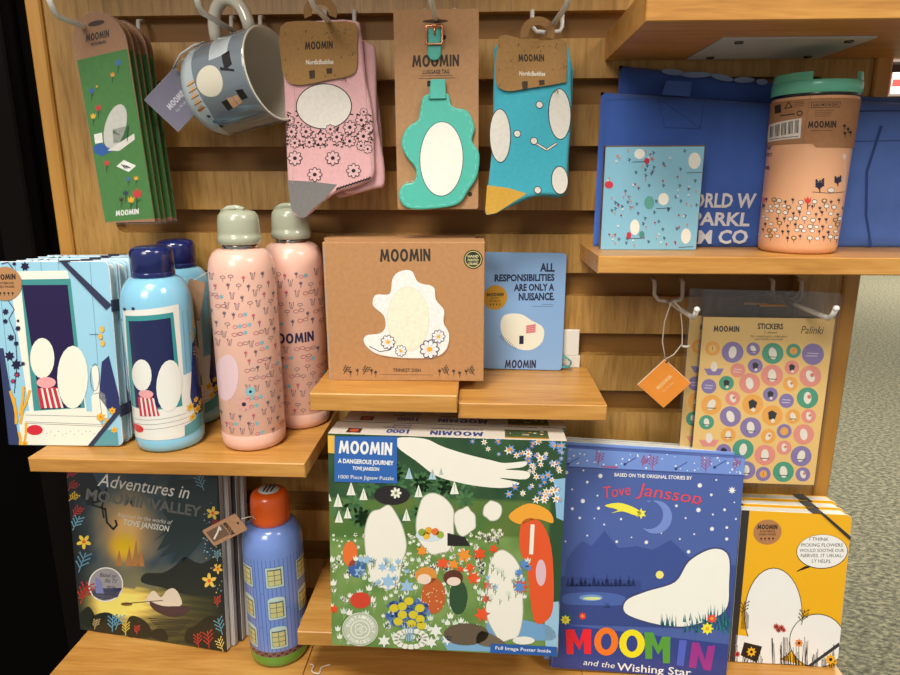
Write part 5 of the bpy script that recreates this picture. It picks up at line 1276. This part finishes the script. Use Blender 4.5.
a.text('MOOMIN', (9, 21), (29, 21), 5, (196, 194, 206), logo=True); a.text('by Arabia', (12, 26), (26, 26), 2.6, (180, 178, 190), 0)
mb.build('card', M['matte'], t)
mb = MB(); mb.tube([(.0010, -.002, .0245), (.012, -.01, .034), (.024, -.012, .040), (.030, -.004, .044)], .0008, (206, 204, 198)); mb.tube([(.0010, -.001, .0245), (.010, -.004, .030), (.022, -.004, .038), (.028, .002, .043)], .0007, (206, 204, 198)); mb.build('string', M['cord'], t)

def sockpair(name_label, loc, out, quad, W, Hq, col, back, artf, yaw, lean, roll, toe, crop, card, tabx):
    t = thing('sock_pair', name_label, 'socks', loc, yaw, lean, roll)
    inv = Art(MB(), flatplace(W), quad, W, Hq).crop(*crop)
    S = lambda p: (inv.m(*p)[0] - W/2, inv.m(*p)[1])
    mb = MB(); o = [S(p) for p in smooth_pts(out, 3)]
    mb.slab(o, 0, .0075, col, .0028, 3, smooth=False)
    a = Art(mb, flatplace(W, 0), quad, W, Hq).crop(*crop); a.clip = None; a.L = 1
    artf(a)
    mb.build('front_sock', M['knit'], t)
    for k, (bo, bc) in enumerate(back):
        mb = MB(); mb.slab([S(p) for p in smooth_pts(bo, 3)], .0078 + .0078*k, .0075, bc, .0028, 3); mb.build('back_sock', M['knit'], t)
    mb = MB(); CK = (150, 112, 62); co = [S(p) for p in smooth_pts(card, 3)]
    mb.slab(co, -.0022, .0008, CK)
    a = Art(mb, flatplace(W, -.0022), quad, W, Hq).crop(*crop); a.clip = None; a.L = 1
    x0, x1, y = tabx[0], tabx[1], tabx[2]; k = crop[2]/3.068
    a.text('MOOMIN', (x0, y), (x1, y - 3*k), 23*k, (40, 30, 20), logo=True); a.L = 2; a.text('NordicBuddies', (x0 + 2, y + 43*k), (x1 + 2, y + 42*k), 14*k, (220, 214, 200), .02, .1)
    rnd = random.Random(3)
    cx = (x0 + x1)/2
    for q in range(46):
        X, Y = cx + rnd.uniform(-105, 105)*k, y + rnd.uniform(-60, 90)*k
        if abs(X - cx) < 62*k and -30*k < Y - y < 52*k: continue
        a.line([(X, Y), (X + rnd.uniform(-8, 8)*k, Y + rnd.uniform(-8, 8)*k)], 1.8*k, (70, 50, 30))
    a.poly([(cx - 30*k, y + 62*k), (cx - 12*k, y + 60*k), (cx - 12*k, y + 84*k), (cx - 28*k, y + 86*k)], (60, 44, 28)); a.poly([(cx + 22*k, y + 56*k), (cx + 40*k, y + 54*k), (cx + 40*k, y + 70*k), (cx + 24*k, y + 72*k)], (60, 44, 28))
    mb.build('header_card', M['cork'], t)
    # hanger loop of the card
    mb = MB(); hx, hy = tabx[3], tabx[4]; c = S((hx, hy)); pts = [(c[0] + .0105*math.cos(q), -.0018, c[1] + .0095*math.sin(q)) for q in [(-.35 + kk*(PI + .7)/16) for kk in range(17)]]
    n = len(pts); vs = []
    for kk, p in enumerate(pts):
        q = -.35 + kk*(PI + .7)/16; d = Vector((math.cos(q), 0, math.sin(q)))*.0032
        for s_, yy in ((-1, 0), (1, 0), (1, .0008), (-1, .0008)): vs.append((p[0] + d.x*s_, p[1] + yy, p[2] + d.z*s_))
    fs = [(4*kk + i, 4*(kk+1) + i, 4*(kk+1) + (i+1) % 4, 4*kk + (i+1) % 4) for kk in range(n-1) for i in range(4)] + [(0, 1, 2, 3), (4*n-1, 4*n-2, 4*n-3, 4*n-4)]
    mb.add(vs, fs, (138, 100, 56)); mb.build('hanger_loop', M['kraft'], t)
    return t
PKS = (228, 176, 178)
def pink_art(a):
    rnd = random.Random(6); WH = (232, 224, 214)
    a.L = 1; a.poly([(36, 548), (110, 552), (192, 562), (150, 612), (110, 645), (92, 668), (70, 668), (46, 640)], (122, 120, 118))
    for k in range(230): a.L = 2; x, y = rnd.uniform(34, 296), rnd.uniform(335, 445); a.line([(x, y), (x + rnd.uniform(-8, 8), y + rnd.uniform(-5, 5))], 4, (30, 24, 26))
    # plain white oval motif standing in for the drawing
    a.L = 3; a.circ(150, 318, 86, (30, 24, 26), 70, n=36); a.L = 4; a.circ(150, 318, 83, WH, 67, n=36)
    for x, y, r in ((50, 395, 17), (95, 395, 18), (140, 418, 20), (190, 412, 18), (230, 382, 20), (265, 360, 18), (60, 430, 16), (230, 425, 18), (272, 410, 20), (288, 385, 14), (45, 360, 14), (170, 388, 15), (265, 440, 14), (105, 428, 16), (272, 335, 12)): a.L = 5; a.daisy(x, y, r, (230, 180, 182), (30, 24, 26), 8, line=(30, 24, 26))
    for x, y, r in ((60, 478, 22), (178, 478, 22), (122, 530, 22), (243, 518, 22), (286, 450, 14)): a.L = 5; a.daisy(x, y, r, (230, 184, 186), (30, 24, 26), 8, line=(30, 24, 26))
    a.L = 3
    for k in range(12): a.line([(190 + k*9, 578 - k*3), (196 + k*9, 572 - k*3)], 5, (30, 24, 26))
    a.line([(52, 560), (62, 300), (58, 250)], 1.4, (196, 144, 150)); a.line([(300, 520), (262, 110)], 1.4, (196, 144, 150))
sockpair('pink flowered sock pair with grey toes on a kraft card', (-.1333, -.0600, 1.3733),
    [(22, 80), (120, 62), (240, 62), (258, 100), (272, 220), (296, 340), (304, 470), (300, 540), (236, 572), (190, 586), (140, 622), (100, 660), (72, 672), (48, 650), (36, 560), (30, 400), (26, 240)],
    ((288, 210), (365, 210), (358, 22), (282, 22)), .0643, .1501, PKS,
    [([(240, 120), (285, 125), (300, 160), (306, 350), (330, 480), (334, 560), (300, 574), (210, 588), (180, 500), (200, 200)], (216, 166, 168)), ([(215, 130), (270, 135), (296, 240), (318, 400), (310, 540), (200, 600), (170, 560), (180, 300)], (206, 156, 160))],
    pink_art, .4, 3.4, .1, None, (275, 0, 3.068), [(22, 82), (90, 66), (150, 70), (244, 74), (250, 140), (250, 200), (232, 226), (160, 240), (80, 254), (38, 240), (24, 190)], (95, 178, 150, 140, 42))
TQ = (62, 176, 196)
def blue_art(a):
    WH = (228, 224, 214); LN = (30, 34, 44)
    a.L = 1; a.poly([(40, 566), (110, 572), (172, 588), (120, 622), (70, 655), (38, 662), (34, 640)], (214, 166, 60))
    for x, y, rx, ry in ((84, 400, 34, 88), (286, 320, 36, 84), (282, 540, 26, 44)): a.L = 2; a.circ(x, y, rx + 3, LN, ry + 3, n=28); a.L = 3; a.circ(x, y, rx, WH, ry, n=28)
    a.L = 4
    for x, y in ((142, 392), (198, 414), (218, 292), (208, 575)): a.circ(x, y, 13, LN); a.L = 5; a.circ(x, y, 10.5, WH); a.L = 4
    a.L = 2; a.line([(198, 418), (240, 442), (272, 420)], 9, LN); a.L = 3; a.line([(198, 418), (240, 442), (272, 420)], 5, WH)
sockpair('turquoise sock pair with mustard toes on a kraft card', (.0338, -.0600, 1.3720),
    [(72, 86), (160, 70), (290, 74), (322, 90), (328, 200), (326, 320), (312, 460), (298, 580), (230, 590), (170, 604), (120, 630), (70, 656), (38, 662), (34, 636), (44, 560), (60, 400), (62, 240), (66, 150)],
    ((488, 212), (555, 212), (572, 35), (498, 35)), .0576, .1391, TQ,
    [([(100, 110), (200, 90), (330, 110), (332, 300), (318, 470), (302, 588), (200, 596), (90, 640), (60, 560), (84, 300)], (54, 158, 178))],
    blue_art, -.9, 1.8, -2.3, None, (475, 20, 3.375), [(82, 66), (120, 58), (180, 74), (300, 68), (314, 100), (310, 200), (296, 216), (180, 238), (110, 250), (72, 226), (72, 140)], (148, 236, 148, 215, 48))

def luggage():
    W, H = .0684, .1566
    t = thing('luggage_tag', 'teal luggage tag strapped to a tall kraft card', 'luggage tag', (-.0377, -.0600, 1.3743), .7, 1.9, .4)
    quad = ((399, 208), (478, 210), (479, 9), (392, 9)); cr = (380, 0, 3.068)
    mb = MB(); mb.slab(rrect(-W/2, 0, W/2, H, .002), 0, .0009, (170, 128, 88))
    a = Art(mb, flatplace(W), quad, W, H).crop(*cr); INK = (56, 44, 34)
    a.L = 1; a.poly(ell(168, 66, 40, 6, 24), (70, 50, 34)); a.text('MOOMIN', (97, 209), (242, 209), 37, INK, logo=True); a.text('LUGGAGE TAG', (130, 231), (212, 231), 13, INK, .03)
    a.line([(124, 237), (222, 237)], 1.6, INK); a.line([(118, 245), (230, 245)], 1.6, INK); a.circ(194, 117, 8, (30, 24, 20)); a.rect(144, 252, 156, 270, (30, 24, 20)); a.circ(276, 600, 7, (50, 40, 32))
    mb.build('backing_card', M['kraft'], t)
    TEALC = (72, 178, 160); S = lambda p: (a.m(*p)[0] - W/2, a.m(*p)[1])
    out = smooth_pts([(140, 298), (205, 294), (222, 335), (268, 350), (290, 400), (282, 440), (304, 480), (298, 545), (270, 590), (240, 628), (165, 640), (90, 636), (62, 600), (76, 566), (108, 558), (112, 520), (82, 480), (68, 440), (84, 398), (118, 372), (126, 330)], 4)
    mb = MB(); mb.slab([S(p) for p in out], -.0042, .0038, TEALC, .0012, 2)
    a2 = Art(mb, flatplace(W, -.0042), quad, W, H).crop(*cr)
    a2.L = 1; c = (sum(p[0] for p in out)/len(out), sum(p[1] for p in out)/len(out))
    st = [((p[0]-c[0])*.92 + c[0], (p[1]-c[1])*.945 + c[1]) for p in out]
    for i in range(0, len(st) - 1, 2): a2.line([st[i], st[i+1]], 1.8, (120, 206, 190))
    a2.L = 2; a2.circ(190, 492, 66, (40, 60, 70), 112, n=40); a2.L = 3; a2.circ(190, 492, 64, (238, 232, 218), 110, n=40)
    a2.rect(150, 303, 204, 312, (24, 60, 60))
    mb.build('tag_body', M['leather'], t)
    mb = MB(); p = [S(q) for q in ((156, 252), (200, 252), (203, 312), (152, 312))]; mb.slab(p, -.0060, .0018, TEALC, .0004)
    mb.build('connector_loop', M['leather'], t); mb = MB(); p = [S(q) for q in ((147, 92), (187, 92), (186, 176), (178, 188), (166, 192), (154, 188), (146, 176))]; mb.slab(p, -.0030, .0026, (58, 158, 142), .0005); strp = mb.build('strap', M['leather'], t)
    mb = MB(); f = [S(q) for q in ((140, 84), (190, 84), (190, 142), (140, 142))]
    mb.tube([(x, -.0042, z) for x, z in rrect(f[0][0], f[2][1], f[1][0], f[0][1], .0015, 3)], .0008, (226, 150, 118), 8, closed=True); q = S((166, 84)); r_ = S((166, 112)); mb.tube([(q[0], -.0046, q[1]), (r_[0], -.0050, r_[1])], .0007, (226, 150, 118)); mb.tube([(q[0] - .0015, -.0046, q[1]), (q[0] + .0015, -.0046, q[1])], .0013, (226, 150, 118)); mb.build('buckle', M['gold'], strp)
luggage()

def stickers():
    W, H = .1139, .1589; quad = ((690, 480), (814, 486), (835, 318.7), (703, 317))
    t = thing('sticker_sheet', 'sheet of round pastel stickers in a clear bag, front of two', 'sticker sheet', (.2573, -.0420, 1.1195), -1.7, 1.5, .1, 'sticker sheets on the right hook')
    mb = MB(); YC = (232, 192, 120); mb.box(-W/2, W/2, 0, .0006, 0, H, YC)
    a = Art(mb, flatplace(W), quad, W, H).crop(675, 280, 3.214); INK = (40, 34, 30); a.L = 1
    a.text('MOOMIN', (122, 166), (204, 167), 19, INK, logo=True); a.text('STICKERS', (263, 157), (345, 158), 18, INK, .03); a.text('Palinki', (402, 172), (472, 174), 26, INK, -.002, .25)
    a.text('1 sheet', (285, 172), (326, 172), 8, INK, 0, .2); a.text('for notebooks, calendars', (240, 184), (358, 185), 8, INK, 0, .2); a.text('and bullet journals', (254, 193), (344, 194), 8, INK, 0, .2)
    PU, GR, OR, PI_ = (134, 118, 168), (74, 152, 124), (232, 164, 78), (222, 142, 128)
    ST = [(119, 220, 24, OR), (183, 232, 35, PU), (249, 222, 22, PU), (312, 236, 35, GR), (379, 228, 24, GR), (442, 239, 36, PU), (124, 280, 32, YC), (200, 290, 24, PI_), (256, 276, 24, PU), (310, 307, 36, PI_), (374, 282, 24, PI_), (434, 310, 36, PI_), (108, 341, 24, PU), (164, 331, 24, GR), (238, 332, 34, PI_), (305, 368, 24, PU), (369, 335, 24, OR), (357, 389, 24, PU), (425, 380, 35, GR), (116, 400, 33, OR), (184, 380, 24, PI_), (248, 400, 34, OR), (101, 456, 24, GR), (177, 438, 34, PU), (311, 436, 34, OR), (378, 440, 24, OR), (429, 439, 24, PI_), (170, 497, 24, OR), (242, 474, 34, PU), (109, 508, 32, YC), (299, 503, 24, OR), (350, 487, 24, PU), (413, 498, 34, PI_), (156, 549, 24, PU), (218, 544, 34, GR), (94, 566, 24, PI_), (288, 563, 34, PI_), (350, 540, 24, PI_), (405, 568, 34, PU), (228, 611, 30, PU), (283, 624, 24, PU), (348, 618, 34, GR), (411, 627, 24, PU)]
    rnd = random.Random(12)
    for i, (x, y, r, c) in enumerate(ST):
        a.L = 1; a.circ(x, y, r, c, r*.97, n=24); a.L = 2; k = rnd.random()
        if c == YC: a.poly([(x - r, y + 4), (x + r, y + 4), (x + r*.6, y + r*.8), (x - r*.6, y + r*.8)], PU if y < 400 else PI_); a.L = 3; a.circ(x, y - 2, r*.34, (226, 218, 204), r*.5)
        elif i in (5, 7, 12, 17): a.line([(x - r*.5, y - 4), (x + r*.5, y - 2)], 2, (222, 214, 222)); a.line([(x - r*.6, y + 5), (x + r*.4, y + 6)], 2, (222, 214, 222))
        elif i == 31: a.circ(x, y, r*.55, OR)
        elif i in (0, 4, 40): a.circ(x, y, r*.5, OR if c != OR else (240, 190, 110)); a.line([(x, y - 6), (x, y + 8)], 2, INK)
        elif i in (8, 13, 21, 15, 24, 33, 10): a.poly([(x - r*.4, y - r*.3), (x, y - r*.5), (x + r*.45, y - r*.2), (x + r*.25, y + r*.4), (x - r*.3, y + r*.4)], (44, 44, 50)); a.L = 3; a.circ(x + 2, y + r*.5, r*.2, (226, 218, 204))
        else:
            a.circ(x, y, r*.36, (228, 222, 208), r*.56, rot=rnd.uniform(-.5, .5))
            if k < .5: a.L = 3; a.line([(x - r*.4, y + r*.3), (x + r*.4, y + r*.35)], 2.4, INK)
            if k > .7: a.L = 3; a.circ(x + r*.15, y - r*.1, r*.18, (206, 120, 90))
    mb.build('printed_card', M['paper'], t)
    mb = MB(); o = [(-W/2 - .003, -.004), (W/2 + .003, -.004), (W/2 + .004, H + .020), (W/2 + .001, H + .023), (-W/2 - .001, H + .025), (-W/2 - .002, H + .024)]
    mb.slab(o, -.0012, .0005, (240, 240, 240)); mb.slab(o, .0012, .0005, (240, 240, 240)); mb.build('clear_bag', M['clear'], t)
    mb = MB(); mb.slab(rrect(-.010, H + .0105, .012, H + .0125, .0006), -.0016, .0012, (150, 110, 70)); mb.build('hang_slot_label', M['kraft'], t)
    return t
st = stickers(); dup(st, 'sticker sheet hanging behind the front one, only its left edge showing', (-.0085, .0130, -.001), dyaw=2.2)

t = thing('paper_tag', 'orange square tag hanging by white string from the empty hook', 'tag', (.1662, -.0500, 1.2188))
mb = MB(); Tm = Matrix.Rotation(math.radians(-49), 4, 'Y') @ Matrix.Rotation(math.radians(-5), 4, 'Z'); W = .0332
mb.slab([(-W/2, -W/2), (W/2, -W/2), (W/2, W/2), (-W/2, W/2)], 0, .0018, (226, 138, 46), .0002, side=(226, 206, 180), T=Tm)
a = Art(mb, lambda u, v, e: tuple(Tm @ Vector((u - W/2, -e, v - W/2))), fn=lambda X, Y: (X/1000, (33.2 - Y)/1000))
a.text('MOOMIN', (9, 17), (26, 17), 3.6, (240, 190, 130), logo=True); a.text('by Arabia', (11, 22), (23, 22), 2.2, (240, 190, 130), 0); a.L = 1; a.circ(32.5, 2.8, 1.1, (90, 60, 40))
mb.build('card', M['matte'], t)
mb = MB(); mb.tube([tuple(v) for v in ((-.001, -.0008, .0235), (-.005, -.001, .040), (-.0045, -.001, .058), (.000, -.000, .0745), (.0035, .002, .0755), (.0085, .0, .070), (.0115, -.001, .052), (.0125, -.001, .038), (.006, -.001, .028), (-.001, -.0008, .0235))], .0005, (214, 206, 192))
mb.tube([(.0125, -.001, .036), (.016, -.002, .0355), (.019, -.001, .0365)], .0011, (222, 216, 204)); mb.build('string', M['cord'], t)
